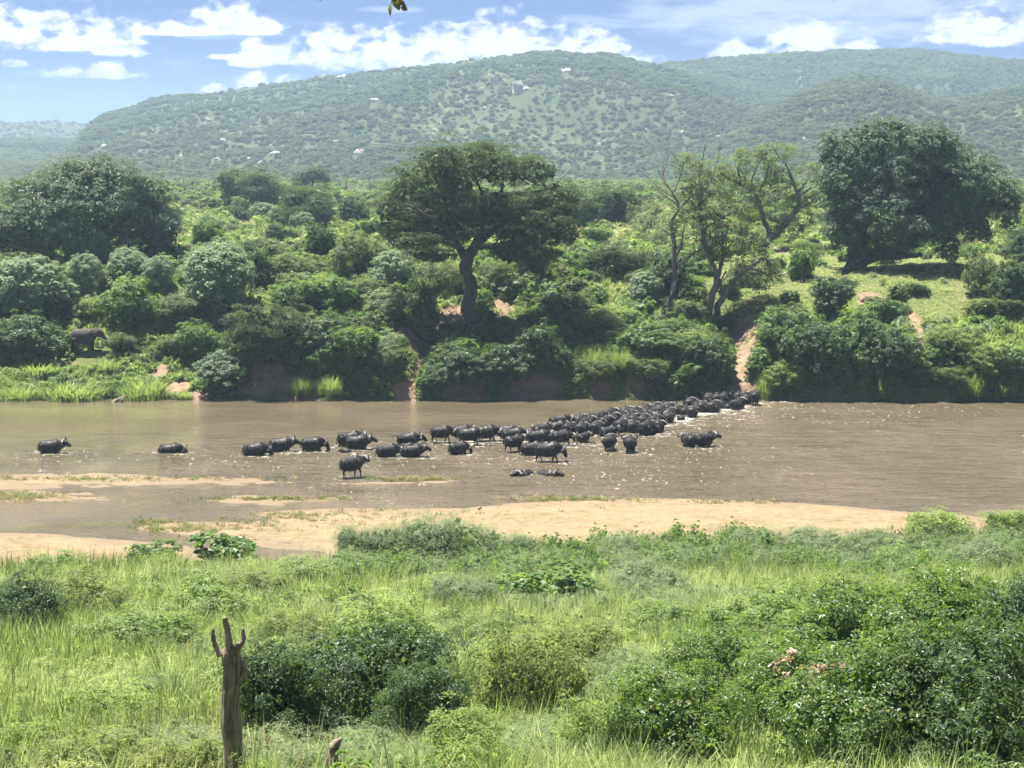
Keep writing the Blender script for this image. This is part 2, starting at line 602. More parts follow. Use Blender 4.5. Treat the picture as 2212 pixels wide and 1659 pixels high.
def dense_u(n_in, n_out, inner):
    a = np.linspace(-inner, inner, n_in)
    b = inner + (1 - inner) * (np.linspace(0, 1, n_out + 1)[1:] ** 1.5)
    return np.concatenate([-b[::-1], a, b])


Yg = np.concatenate([np.arange(-60, 30, 3.0), np.arange(30, 128, 0.9), np.arange(128, 196, 6.0), np.arange(196, 245, 0.45), np.arange(245, 330, 1.4),
                     np.geomspace(330, 1060, 60)])
Ug = dense_u(300, 40, 0.36)
gm, GX, GY, GZ = grid_mesh('ground', Ug, Yg, 0.85 * np.maximum(Yg, 40) + 40, GROUND_MAT, gz)
add_attr(gm, 'bare', bare_at(GX, GY).ravel())
ground = tag(obj('ground', gm), kind='structure')
Yh = np.concatenate([np.arange(1050, 2700, 9.0), np.geomspace(2700, 4800, 60)])
Uh = dense_u(330, 50, 0.42)
hm, _, _, _ = grid_mesh('hills', Uh, Yh, 0.75 * Yh, HILL_MAT, gz)
tag(obj('hills', hm), kind='structure')

# sandbars: outlines on the water plane
SANDBARS = [
    [(2330, 1150), (2212, 1128), (2100, 1113), (1950, 1105), (1800, 1092), (1650, 1084), (1500, 1078), (1370, 1076), (1250, 1079), (1150, 1084), (1050, 1090), (950, 1097), (850, 1098),
     (760, 1097), (650, 1101), (560, 1106), (500, 1108), (555, 1115), (600, 1120), (540, 1128), (430, 1127), (330, 1132), (295, 1140), (340, 1152), (420, 1159), (500, 1168), (560, 1178), (640, 1187),
     (700, 1194), (720, 1240), (1100, 1265), (1700, 1240), (2330, 1230)],
    [(-150, 1146), (0, 1150), (100, 1152), (200, 1160), (300, 1171), (400, 1180), (455, 1190), (440, 1225), (300, 1262), (0, 1262), (-150, 1262)],
    [(-150, 1030), (0, 1028), (60, 1025), (200, 1024), (350, 1028), (480, 1031), (600, 1036), (740, 1040), (860, 1039), (980, 1036), (1005, 1040), (900, 1045), (720, 1047), (600, 1047), (450, 1047),
     (330, 1049), (200, 1052), (100, 1055), (0, 1057), (-150, 1058)],
    [(-120, 1062), (0, 1062), (60, 1061), (150, 1063), (215, 1066), (150, 1070), (248, 1073), (200, 1078), (60, 1082), (-120, 1082)],
    [(420, 1080), (500, 1076), (620, 1075), (765, 1077), (700, 1083), (560, 1085), (440, 1084)],
    [(60, 1080), (150, 1079), (250, 1078), (150, 1083), (80, 1084)],
]


def poly_sd(P, x, y):
    """Signed distance (positive inside) of points to a polygon."""
    P = np.asarray(P, float)
    d = np.full(x.shape, 1e9)
    inside = np.zeros(x.shape, bool)
    for i in range(len(P)):
        a, b = P[i], P[(i + 1) % len(P)]
        e = b - a
        wx, wy = x - a[0], y - a[1]
        t = np.clip((wx * e[0] + wy * e[1]) / (e @ e + 1e-12), 0, 1)
        d = np.minimum(d, (wx - e[0] * t) ** 2 + (wy - e[1] * t) ** 2)
        c = (a[1] > y) != (b[1] > y)
        inside ^= c & (x < (b[0] - a[0]) * (y - a[1]) / (b[1] - a[1] + 1e-12) + a[0])
    d = np.sqrt(d)
    return np.where(inside, d, -d)


BAR_POLYS = []
for k, pl in enumerate(SANDBARS):
    P = np.array([at_water(*p)[:2] for p in pl])
    BAR_POLYS.append(P)
    x0, y0 = P.min(0) - 1.5
    x1, y1 = P.max(0) + 1.5
    step = 0.28 if k < 2 else 0.22
    xs = np.arange(x0, x1, step)
    ys = np.arange(y0, y1, step)
    X, Y = np.meshgrid(xs, ys)
    sd = poly_sd(P, X, Y) + (0.55 if k < 2 else 2.3) * fbm(X, Y, 3.2, 4, 70 + k)
    top = 0.30 if k < 2 else 0.055
    Z = np.where(sd > 0, top * (1 - np.exp(-sd * (0.16 if k < 2 else 0.5))), sd * 0.14)
    Z = Z + (fbm(X, Y, 1.1, 3, 80 + k) * 0.14 + fbm(X, Y, 0.5, 2, 90) * 0.05) * np.clip(sd * 0.6, 0, 1)
    Z = np.where(sd > 0, np.maximum(Z, 0.012), Z)
    if k < 2:
        Z = Z + sstep(119, 113, Y) * 0.0
    nu, ny = len(xs), len(ys)
    i = np.arange((ny - 1) * (nu - 1))
    a = (i // (nu - 1)) * nu + i % (nu - 1)
    F = np.stack([a, a + 1, a + nu + 1, a + nu], 1)
    keep = (sd.ravel()[F] > -1.2).any(1)
    F = F[keep]
    used = np.unique(F)
    remap = np.full(nu * ny, -1)
    remap[used] = np.arange(len(used))
    V = np.stack([X.ravel(), Y.ravel(), Z.ravel()], 1)[used]
    me = make_mesh('sandbar', V, [remap[F]], SAND_MAT, True)
    tag(obj('sandbar', me), kind='structure')
# ------------------------------------------------------------------ where the herd stands (picture coordinates of crops -> water plane)
def cA(x, y): return x * .248, 822.9 + y * .248
def cB(x, y): return 493.7 + x * .1984, 855.8 + y * .1984
def cC(x, y): return 877.8 + x * .1984, 844.8 + y * .1984
def cD(x, y): return 1206.9 + x * .1984, 811.9 + y * .1984
def cE(x, y): return 1206.9 + x * .12897, 855.8 + y * .12897
def cF(x, y): return 1448.3 + x * .10416, 811.9 + y * .10416


# (picture point of the waterline under the middle of the body, heading in degrees [0 = to the right, 90 = away], depth in the water, size, pose, kind, label)
H = []
def b(p, hd, sub, sz, pose, label, kind='buffalo', mir=0):
    if p[1] < 940 and 1225 < p[0] and 10 < hd < 90:
        hd = 90 - (90 - hd) * .5          # the thick herd is seen mostly from behind
        sub += .06
    H.append((p, hd, sub, sz, pose, kind, mir, label))

b(cA(445, 628), 3, .52, 1.12, 1, 'dark buffalo wading alone, last of the line at the far left of the river')
b(cA(1490, 622), -4, .86, 1.10, 2, 'belly-deep buffalo alone between the last straggler and the pair ahead')
b(cB(292, 640), 8, .66, 1.12, 2, 'low buffalo, its lowered head hidden behind the rump of the one ahead', mir=1)
b(cB(575, 600), 4, .46, 1.10, 1, 'buffalo with raised horns walking just ahead of a half-hidden low one')
b(cB(920, 590), 0, .42, 1.06, 2, 'buffalo with pale lit rump and lowered head behind the overlapping pair')
b(cB(1325, 548), 14, .45, 1.18, 0, 'buffalo at the back of the overlapping pair, hump highest of that knot')
b(cB(1410, 572), 2, .46, 1.10, 1, 'buffalo at the front of the overlapping pair, a dark calf at its flank')
b(cB(1280, 612), 150, .42, .55, 0, 'dark calf splashing at the flank of the overlapping pair', 'buffalo_calf')
b(cB(1735, 656), 14, .50, 1.04, 2, 'broad dark buffalo pressed against the rump of one holding its head up')
b(cB(2010, 660), 8, .46, 1.00, 1, 'buffalo with chin held up beside the broad dark one')
b(cB(1960, 520), 6, .62, 1.08, 0, 'buffalo with arched tail raised behind two others')
b(cB(1950, 562), 0, .45, .62, 1, 'calf squeezed between the raised-tail buffalo and two nearer ones', 'buffalo_calf')
b(cB(1345, 886), 34, .04, 1.08, 1, 'buffalo standing alone in ankle-deep shallows by the sandbar', mir=1)
b(cC(385, 560), 5, .10, 1.02, 2, 'buffalo striding through white splashes, all four legs showing')
b(cC(600, 490), 8, .58, 1.06, 0, 'pale-rumped buffalo mostly hidden behind two striding ones')
b(cC(690, 588), 3, .16, 1.08, 1, 'buffalo striding in the splash with another close beyond its head')
b(cC(870, 545), 6, .32, 1.12, 2, 'dark buffalo with head down in the splash, beyond a striding one')
b(cC(1100, 492), -6, .55, 1.06, 0, 'buffalo with turned curled horns at the back before the thick herd')
b(cC(1165, 580), 8, .26, 1.10, 2, 'buffalo just behind a smaller one with its rump turned')
b(cC(1175, 658), 38, .12, .98, 1, 'smaller buffalo rump turned, legs clear of the water, beside a large one')
b(cC(1440, 556), 4, .52, 1.08, 0, 'buffalo broadside where the loose line meets the thick herd')
b(cC(1570, 552), 18, .55, 1.0, 1, 'buffalo showing grey horned head between two broadside ones')
b(cC(1690, 594), 22, .22, 1.0, 2, 'buffalo wading on wet legs in front of the thick herd, head low')
b(cC(1370, 694), 12, .48, 1.06, 0, 'buffalo half hidden behind the largest broadside one in front')
b(cC(1545, 768), -4, .20, 1.16, 2, 'largest broadside buffalo in front, brown muzzle, belly clear of the water')
b(cC(570, 684), 26, .40, .96, 2, 'buffalo alone below the striding pair, belly in the glitter')
b(cC(1670, 372), 10, .62, 1.08, 0, 'buffalo outermost at the upstream side of the thick herd, horned boss pale')
b(cC(1640, 432), 12, .62, 1.02, 1, 'buffalo below the outermost upstream one, horns level with its belly')
b(cC(1480, 442), 18, .66, .98, 0, 'low buffalo behind the broadside ones at the tail of the thick herd')
b(cC(1310, 480), 10, .72, .95, 1, 'buffalo showing little but its curled horns between two bodies')
b(cC(1770, 458), 46, .52, 1.05, 0, 'buffalo quartering away, wet speckled back, at the tail of the thick herd')
b(cC(1905, 466), 62, .50, 1.08, 0, 'round brown rump behind a small young buffalo')
b(cC(1925, 560), 44, .34, .78, 1, 'small young buffalo separate below the thick herd, head to one side', 'buffalo_calf')
b(cC(2065, 456), 62, .52, 1.10, 0, 'grey rounded rump beside the round brown one in the thick herd')
b(cE(840, 660), 24, .58, .98, 1, 'low buffalo across the front of the thick herd, head against another')
b(cE(850, 905), 76, .30, 1.02, 1, 'buffalo seen from behind, one horn curling out beside its rump', mir=1)
b(cE(1195, 935), 88, .34, 1.08, 0, 'buffalo seen straight from behind, both horns framing its back')
b(cD(1415, 770), 104, .42, 1.02, 0, 'buffalo of the separate pair, one wide horn curling beyond its rump')
b(cD(1580, 770), 28, .40, 1.10, 1, 'buffalo of the separate pair standing quartered, head and horn to one side')
b(cE(1470, 638), 40, .50, 1.22, 0, 'biggest rump at the front corner of the thick herd')
b(cE(1640, 600), 30, .50, 1.04, 1, 'buffalo beyond the biggest rump, its chest at the edge of the foam')
b(cE(1235, 598), 76, .52, 1.10, 0, 'dark round rump next to the biggest rump')
b(cE(1040, 592), 56, .50, 1.16, 0, 'broad wet shining back, third rump from the biggest one')
b(cE(370, 455), 34, .66, 1.0, 1, 'speckled low back behind the round brown rump')
b(cE(480, 470), 22, .68, .98, 1, 'dark head and neck between the round brown rump and the grey one')
b(cE(540, 415), 30, .68, 1.0, 0, 'low dark back on the upstream edge beside a pale rump')
b(cE(650, 395), 24, .68, 1.0, 2, 'low back with pale glint, trailing the high horned one on the edge')
b(cE(850, 360), 22, .66, 1.08, 1, 'buffalo on the upstream edge, single horn curling up against brown water')
b(cE(770, 490), 40, .60, 1.05, 0, 'wet white-glinting shoulders between the grey rump and the shining back')
b(cE(900, 440), 48, .62, 1.04, 1, 'buffalo with pale horn tip behind the shining back')
b(cE(1040, 385), 40, .66, 1.0, 0, 'low back in the middle rows behind the shining back')
b(cE(1130, 315), 30, .70, 1.02, 1, 'pale-backed buffalo on the upstream edge before the double horns')
b(cE(1270, 320), 34, .68, 1.04, 0, 'buffalo with dark raised horn on the upstream edge of the pack')
b(cE(1150, 440), 50, .62, 1.0, 2, 'brownish head among the backs behind the dark round rump')
b(cE(1220, 370), 44, .68, .98, 0, 'low back deep inside the middle of the pack')
b(cE(1250, 450), 58, .60, 1.0, 1, 'grey neck and shoulders directly above the dark round rump')
b(cE(1410, 460), 56, .58, 1.0, 1, 'hump rising directly above the biggest rump')
b(cE(1440, 270), 30, .70, 1.04, 0, 'pale-backed buffalo farthest upstream in the middle of the column')
b(cE(1470, 320), 36, .68, 1.0, 2, 'speckled back below the farthest upstream pale one')
b(cE(1450, 375), 42, .66, 1.0, 0, 'dark back in the second row above the biggest rump')
b(cE(1620, 245), 60, .70, 1.04, 1, 'buffalo with curled horns seen from behind, pale boss catching the sun')
b(cE(1590, 300), 40, .70, .96, 0, 'low reddish back beneath the curled pale boss')
b(cE(1700, 300), 66, .64, 1.05, 0, 'bluish wet rump catching the sky in the pack')
b(cE(1840, 260), 70, .68, 1.06, 1, 'buffalo with widest arched horns at the narrowing of the column')
b(cE(1610, 460), 48, .58, 1.0, 0, 'pale rump between the biggest rump and the foam')
b(cE(1640, 395), 50, .62, .98, 2, 'grey shoulder at the foam side of the pack')
b(cE(1540, 420), 44, .64, .96, 1, 'small grey head over the pale rump by the foam')
b(cE(1830, 438), 82, .56, 1.06, 0, 'sunlit buffalo seen from behind at the foam edge of the narrowing')
b(cE(1850, 335), 60, .64, 1.0, 1, 'wet white-topped back just ahead of the sunlit one at the foam edge')
b(cE(2050, 392), 84, .52, .70, 0, 'small white-topped rump out in the foam', 'buffalo_calf')
b(cF(150, 785), 66, .62, 1.02, 1, 'tan-backed buffalo with curled horn just beyond the small white rump')
b(cF(300, 790), 60, .64, .94, 0, 'pinkish wet back between the tan one and a tall dark rump')
b(cF(455, 848), 72, .48, 1.06, 0, 'tall dark rump with pale streaks in the thin part of the column')
b(cF(400, 632), 56, .66, 1.05, 1, 'buffalo alone on the upstream side of the thin part, white-lit back')
b(cF(570, 690), 62, .66, 1.0, 1, 'arched horn tip behind a brown ridged back')
b(cF(660, 738), 58, .60, 1.12, 0, 'brown ridged back in the thin part of the column')
b(cF(880, 738), 50, .60, 1.14, 1, 'wide blue-grey back with a horn arching above it')
b(cF(790, 556), 72, .58, 1.05, 0, 'rounded dark rump by the shaded bank, first of two')
b(cF(960, 548), 76, .58, 1.06, 0, 'rounded tan-lit rump by the shaded bank, second of two')
b(cF(1100, 560), 60, .50, 1.08, 1, 'buffalo with raised pale horns against the shaded bank')
b(cF(1050, 668), 40, .66, .96, 2, 'low dark buffalo by the white foam, head turned from its neighbours')
b(cF(1180, 672), 80, .56, .74, 0, 'small grey calf rump close to the shaded bank', 'buffalo_calf')
b(cF(1390, 688), 34, .54, 1.14, 1, 'long dark buffalo broadside near the landing, horn pale')
b(cF(1400, 540), 74, .42, 1.05, 0, 'pale-lit rump crowding at the landing')
b(cF(1570, 575), 82, .40, 1.04, 1, 'buffalo with grey hump crowding at the landing between two dark ones')
b(cF(1730, 600), 92, .28, 1.10, 0, 'black rump at the landing, outermost on the foam side')
b(cF(1440, 395), 68, 0.0, 1.0, 1, 'horned buffalo climbing out onto the muddy landing')
b(cF(1530, 335), 84, 0.0, 1.0, 0, 'topmost buffalo on the bank trail, white-lit back')
b(cC(1285, 905), -118, 1.30, 1.06, 3, 'buffalo lying in the river, head turned to show both horns, beside another', mir=1)
b(cC(1530, 908), -48, 1.30, 1.06, 3, 'buffalo lying in the river, horned head next to its resting companion')

HERD = []
for (p, hd, sub, sz, pose, kind, mir, label) in H:
    q = at_water(*p)
    onland = sub == 0.0
    if onland:
        q = at(*p)
    HERD.append((q, math.radians(hd), sub, sz, pose, kind, mir, label))

# ------------------------------------------------------------------ the river
def axis(lo, hi, step, far, k):
    a = np.arange(lo, hi + step, step)
    e = np.geomspace(step, far - hi, k)
    e = np.cumsum(np.diff(np.concatenate([[0], e])))
    return np.concatenate([(lo - e)[::-1], a, hi + e])


wx = axis(-62, 62, 0.36, 420, 26)
wy = np.arange(105, 207.01, 0.36)
WX, WY = np.meshgrid(wx, wy)
rip = 0.055 * fbm(WX * .55, WY, 2.4, 3, 101) + 0.030 * fbm(WX * .8, WY * 1.3, 1.3, 2, 105)
# calm reflecting reach along the far bank, choppy shallows in the middle
calm = sstep(163, 186, WY + 9 * fbm(WX, WY, 30, 3, 110) + 0.10 * np.minimum(WX, 8) * -1)
right = sstep(22, 30, WX) * sstep(195, 180, WY)
calm = np.clip(calm - 0.35 * right, 0, 1)
calm = np.clip(calm + 0.65 * sstep(140, 128, WY) * sstep(0.0, 0.25, fbm(WX * 0.35, WY, 9, 3, 115)), 0, 1)
foam = np.zeros(WX.shape)
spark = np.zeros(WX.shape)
for (q, hd, sub, sz, pose, kind, mir, label) in HERD:
    cx, sx = math.cos(hd), math.sin(hd)
    dx, dy = WX - q.x, WY - q.y
    al, ac = dx * cx + dy * sx, -dx * sx + dy * cx
    r = np.sqrt((al / (1.45 * sz)) ** 2 + (ac / (0.75 * sz)) ** 2)
    if pose != 3:
        foam = np.maximum(foam, 0.58 * np.exp(-((r - 1.0) / 0.32) ** 2))
        foam = np.maximum(foam, 0.58 * np.exp(-((dx - 0.9) / 1.9) ** 2 - ((dy + 0.9) / 1.6) ** 2))
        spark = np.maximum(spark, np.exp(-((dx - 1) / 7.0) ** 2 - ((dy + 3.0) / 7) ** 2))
    rip += 0.045 * np.exp(-((r - 1.2) / 0.5) ** 2) * fbm(WX, WY, 0.9, 2, 120) + 0.02 * np.sin(r * 7) * np.exp(-((r - 2) / 1.3) ** 2)
# churned water downstream of the column
for px, py, rx, ry, a in [(1475, 905, 1.6, 3.0, .95), (1520, 893, 2.2, 2.6, .95), (1560, 884, 2.2, 2.4, .9), (1600, 878, 2.0, 2.0, .85), (1640, 872, 2.4, 1.5, .8), (1690, 868, 3.2, 1.1, .7),
                          (1440, 918, 1.6, 3.0, .7), (1490, 915, 3.5, 6.0, .5), (1580, 895, 4.5, 7.0, .5), (1780, 869, 5.0, 0.9, .30), (1700, 880, 6, 6, .33), (1850, 885, 8, 8, .25),
                          (1360, 975, 4, 7, .30), (1260, 965, 4.5, 5, .45), (1180, 960, 4.0, 4, .4), (1075, 945, 2.5, 3, .6), (990, 945, 3, 2.5, .45), (1020, 960, 3.5, 4, .3),
                          (700, 975, 3, 3, .3), (1350, 1000, 6, 9, .16)]:
    q = at_water(px, py)
    foam = np.maximum(foam, a * np.exp(-((WX - q.x) / rx) ** 2 - ((WY - q.y) / ry) ** 2))
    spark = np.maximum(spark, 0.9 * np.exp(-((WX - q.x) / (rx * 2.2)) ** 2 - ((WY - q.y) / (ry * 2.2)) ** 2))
WZ = rip * (1 - 0.85 * calm) + foam * (0.10 * np.maximum(fbm(WX, WY, 1.0, 3, 130), -0.3))
nu, ny = len(wx), len(wy)
i_ = np.arange((ny - 1) * (nu - 1))
a_ = (i_ // (nu - 1)) * nu + i_ % (nu - 1)
WF = np.stack([a_, a_ + 1, a_ + nu + 1, a_ + nu], 1)


def water_material():
    m, t = new_mat('muddy_river_water')
    P = t.n('ShaderNodeNewGeometry').outputs['Position']
    calm_ = t.n('ShaderNodeAttribute', attribute_name='calm').outputs['Fac']
    foam_ = t.n('ShaderNodeAttribute', attribute_name='foam').outputs['Fac']
    spk = t.n('ShaderNodeAttribute', attribute_name='spark').outputs['Fac']
    n0 = t.noise(P, 0.10, 3, 0.5)
    mud = t.mix(t.ramp(n0, 0.35, 0.65), (0.094, 0.077, 0.049), (0.122, 0.099, 0.063))
    fine_ = t.noise(P, 1.9, 5, 0.62)
    streak = t.noise(t.mapping(P, (0.35, 1.2, 1.0)), 1.5, 5, 0.65, 0.4)
    glint_fleck = t.math('MULTIPLY', t.ramp(t.noise(t.mapping(P, (3.4, 1.3, 1.0)), 1.0, 4, 0.70, 0.6), 0.615, 0.67), t.ramp(spk, 0.22, 0.75))  # white flecks painted into the water colour as sun glints
    glint_fleck = t.math('MULTIPLY', glint_fleck, t.ramp(t.noise(P, 0.45, 2, 0.5), 0.38, 0.52))
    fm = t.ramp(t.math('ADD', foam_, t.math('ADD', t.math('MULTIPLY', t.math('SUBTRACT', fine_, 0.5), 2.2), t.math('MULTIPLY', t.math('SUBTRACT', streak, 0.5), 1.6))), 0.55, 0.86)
    fm = t.math('MAXIMUM', t.math('MULTIPLY', fm, 0.8), glint_fleck)
    col = t.mix(fm, mud, t.mix(glint_fleck, (0.40, 0.375, 0.33), (0.62, 0.60, 0.56)))
    # wave relief: long ripples running across the view, short chop on top
    w1 = t.noise(t.mapping(P, (0.30, 0.50, 1.0)), 1.0, 3, 0.55, 0.3)
    w2 = t.noise(t.mapping(P, (1.0, 0.75, 1.0)), 2.6, 3, 0.6, 0.2)
    w3 = t.noise(t.mapping(P, (0.9, 0.55, 1.0), rot=(0, 0, 0.5)), 6.0, 2, 0.5)
    hgt_ = t.math('ADD', t.math('MULTIPLY', w1, 0.75), t.math('ADD', t.math('MULTIPLY', w2, 0.34), t.math('MULTIPLY', w3, t.math('MULTIPLY_ADD', spk, 0.07, 0.018))))
    amp = t.math('MULTIPLY_ADD', calm_, -0.86, 1.0)
    amp = t.math('ADD', amp, t.math('MULTIPLY', spk, 0.9))
    bump = t.n('ShaderNodeBump', {'Strength': 1.0, 'Distance': 1.0, 'Height': t.math('MULTIPLY', hgt_, amp)})
    rough = t.math('MULTIPLY_ADD', fm, 0.5, 0.055)
    bs = t.n('ShaderNodeBsdfPrincipled', {'Base Color': col, 'Roughness': rough, 'IOR': 1.333, 'Normal': bump})
    t.out(bs)
    return m


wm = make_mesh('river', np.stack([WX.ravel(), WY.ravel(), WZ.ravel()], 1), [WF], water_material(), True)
add_attr(wm, 'calm', calm.ravel())
add_attr(wm, 'foam', foam.ravel())
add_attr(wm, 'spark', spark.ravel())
tag(obj('river', wm), kind='structure')

# ------------------------------------------------------------------ haze: one closed box of thin air
HAZE_DENSITY = 0.00018
hb = np.array([(x, y, z) for x in (-3700, 3700) for y in (-120, 4900) for z in (-2.2, 225)], float)
hf = np.array([(0, 1, 3, 2), (4, 6, 7, 5), (0, 4, 5, 1), (2, 3, 7, 6), (0, 2, 6, 4), (1, 5, 7, 3)])
mm, t = new_mat('haze')
t.out(vol=t.n('ShaderNodeVolumePrincipled', {'Color': (0.58, 0.78, 1.0), 'Density': HAZE_DENSITY, 'Anisotropy': 0.35}))
tag(obj('haze', make_mesh('haze', hb, [hf], mm)), kind='stuff')
# ------------------------------------------------------------------ animals
def fuse(name, geo, mat, voxel, faces, smooth_it=6):
    """One continuous skin from overlapping lofts: voxel remesh, relax, reduce."""
    me = geo.mesh(name + '_raw', mat)
    o = bpy.data.objects.new(name + '_raw', me)
    COL.objects.link(o)
    r = o.modifiers.new('r', 'REMESH')
    r.mode = 'VOXEL'
    r.voxel_size = voxel
    r.use_smooth_shade = True
    sm = o.modifiers.new('s', 'SMOOTH')
    sm.factor = 0.5
    sm.iterations = smooth_it
    dg = bpy.context.evaluated_depsgraph_get()
    n = len(o.evaluated_get(dg).data.polygons) * 2
    if n > faces:
        dc = o.modifiers.new('d', 'DECIMATE')
        dc.ratio = faces / n
    dg = bpy.context.evaluated_depsgraph_get()
    out = bpy.data.meshes.new_from_object(o.evaluated_get(dg))
    out.name = name
    out.materials.clear()
    out.materials.append(mat)
    out.polygons.foreach_set('use_smooth', np.ones(len(out.polygons), bool))
    bpy.data.objects.remove(o)
    bpy.data.meshes.remove(me)
    return out


def hide_material(name, c1, c2, rough, spec, lite):
    m, t = new_mat(name)
    P = t.n('ShaderNodeTexCoord').outputs['Object']
    oi = t.n('ShaderNodeObjectInfo').outputs['Random']
    Pv = t.vmath('ADD', P, t.n('ShaderNodeCombineXYZ', {0: t.math('MULTIPLY', oi, 40.0)}).outputs[0])
    n1 = t.noise(Pv, 2.6, 5, 0.62, 0.4)
    n2 = t.noise(Pv, 14.0, 3, 0.6)
    c = t.mix(t.ramp(n1, 0.40, 0.66), c1, c2)
    c = t.mix(t.math('MULTIPLY', t.ramp(n1, 0.60, 0.74), t.math('MULTIPLY_ADD', oi, 0.8, 0.1)), c, lite)
    bmp = t.n('ShaderNodeBump', {'Strength': 0.8, 'Distance': 0.06, 'Height': t.math('ADD', t.math('MULTIPLY', n2, 0.5), n1)})
    bs = t.n('ShaderNodeBsdfPrincipled', {'Base Color': c, 'Roughness': t.ramp(t.noise(Pv, 3.4, 4, 0.6), 0.40, 0.62, rough * 0.75, min(1.0, rough + 0.28)), 'Normal': bmp})
    bs.inputs['Specular IOR Level'].default_value = spec
    t.out(bs)
    return m


BUFF = hide_material('wet_buffalo_hide', (0.0085, 0.0075, 0.0068), (0.021, 0.0175, 0.015), 0.48, 0.24, (0.090, 0.073, 0.058))
HORN = hide_material('buffalo_horn', (0.080, 0.072, 0.062), (0.150, 0.135, 0.115), 0.35, 0.5, (0.20, 0.18, 0.15))
ELEF = hide_material('dusty_elephant_skin', (0.048, 0.040, 0.034), (0.072, 0.060, 0.050), 0.72, 0.2, (0.14, 0.115, 0.09))
m_, t_ = new_mat('ivory')
t_.out(t_.n('ShaderNodeBsdfPrincipled', {'Base Color': (0.62, 0.56, 0.45), 'Roughness': 0.45}))
IVORY = m_


XS = 0.93


def rotate_about(pts, piv, yaw, pitch):
    pts = np.asarray(pts, float) - piv
    cy, sy, cp, sp = math.cos(yaw), math.sin(yaw), math.cos(pitch), math.sin(pitch)
    x, y, z = pts[:, 0] * cp - pts[:, 2] * sp, pts[:, 1], pts[:, 0] * sp + pts[:, 2] * cp
    return np.stack([x * cy - y * sy, x * sy + y * cy, z], 1) + piv


PIV = np.array([0.80, 0, 1.16])


def buffalo_proto(k, yaw, pitch, stride):
    g = Geo()
    g.loft([(-1.02, 0, 1.10), (-0.96, 0, 1.09), (-0.78, 0, 1.07), (-0.45, 0, 1.02), (-0.10, 0, 1.01), (0.22, 0, 1.05), (0.48, 0, 1.11), (0.70, 0, 1.12), (0.86, 0, 1.10), (0.94, 0, 1.10)],
           [(.16, .20), (.33, .37), (.44, .46), (.50, .50), (.53, .53), (.50, .53), (.42, .52), (.33, .43), (.22, .30), (.12, .16)], 16)
    g.loft([(-0.97, 0, 1.22), (-0.68, 0, 1.40), (-0.35, 0, 1.34), (0.0, 0, 1.36), (0.36, 0, 1.53), (0.70, 0, 1.42), (1.0, 0, 1.26)], [.12, .17, .15, .16, .18, .17, .13], 10)
    head = lambda P_: rotate_about(P_, PIV, yaw, pitch)
    g.loft(np.vstack([[(0.50, 0, 1.16)], head([(0.78, 0, 1.18), (1.02, 0, 1.17), (1.18, 0, 1.18)])]), [(.28, .40), (.25, .35), (.20, .28), (.17, .23)], 12)
    g.loft(head([(1.06, 0, 1.26), (1.20, 0, 1.23), (1.36, 0, 1.10), (1.52, 0, 0.96), (1.62, 0, 0.89), (1.66, 0, 0.87)]), [(.19, .18), (.20, .215), (.155, .185), (.125, .15), (.135, .135), (.08, .08)], 12)
    for s in (-1, 1):
        f = stride * s
        g.loft([(.50, .20 * s, 1.05), (.50 + .04 * f, .215 * s, .72), (.52 + .16 * f, .20 * s, .44), (.50 + .22 * f, .19 * s, .14), (.53 + .25 * f, .19 * s, .05), (.54 + .25 * f, .19 * s, 0)],
               [(.14, .19), (.10, .13), (.074, .083), (.052, .058), (.07, .075), (.078, .085)], 10)
        f = -stride * s
        g.loft([(-.70, .23 * s, 1.06), (-.62 + .06 * f, .25 * s, .78), (-.76 + .16 * f, .22 * s, .50), (-.71 + .26 * f, .21 * s, .15), (-.67 + .28 * f, .21 * s, .05), (-.66 + .28 * f, .21 * s, 0)],
               [(.19, .27), (.14, .19), (.07, .10), (.052, .058), (.07, .075), (.078, .085)], 10)
    for s in (-1, 1):
        g.loft([(.42, .30 * s, 1.42), (.46, .37 * s, 1.15), (.52, .33 * s, .85), (.50, .25 * s, .66)], [(.10, .14), (.13, .22), (.12, .18), (.08, .12)], 10)
        g.loft([(-.70, .24 * s, 1.44), (-.74, .37 * s, 1.18), (-.70, .34 * s, .92)], [(.08, .13), (.12, .25), (.10, .18)], 10)
    body = fuse('buffalo_body', g, BUFF, 0.040, 4200, 3)
    horns, ears = [], []
    for s in (-1, 1):
        h = Geo()
        P_ = smooth_path([(1.17, .00 * s, 1.42), (1.17, .13 * s, 1.43), (1.16, .32 * s, 1.36), (1.14, .51 * s, 1.28), (1.13, .63 * s, 1.34), (1.12, .65 * s, 1.49), (1.12, .57 * s, 1.62), (1.13, .48 * s, 1.67)], 18)
        h.loft(head(P_), list(np.interp(np.linspace(0, 1, 18), [0, .12, .35, .6, .85, 1], [.10, .115, .088, .068, .042, .012])), 8, noise=.12, seed=k + s)
        horns.append(h.mesh('buffalo_horn', HORN))
        e = Geo()
        e.loft(head([(1.10, .15 * s, 1.26), (1.07, .24 * s, 1.22), (1.05, .34 * s, 1.13), (1.04, .40 * s, 1.05)]), [(.03, .05), (.03, .10), (.022, .085), (.008, .02)], 8, up=(1, 0, .2))
        ears.append(e.mesh('buffalo_ear', BUFF))
    tl = Geo()
    tl.loft(smooth_path([(-1.0, 0, 1.22), (-1.08, .01, 1.10), (-1.10, .03, .85), (-1.07, .04, .58)] if k != 9 else [(-1.0, 0, 1.22), (-1.16, 0, 1.38), (-1.32, 0, 1.34), (-1.42, 0, 1.12)], 10),
            list(np.interp(np.linspace(0, 1, 10), [0, .2, .75, .85, 1], [.05, .03, .022, .05, .01])), 6)
    return body, horns, ears, tl.mesh('buffalo_tail', BUFF)


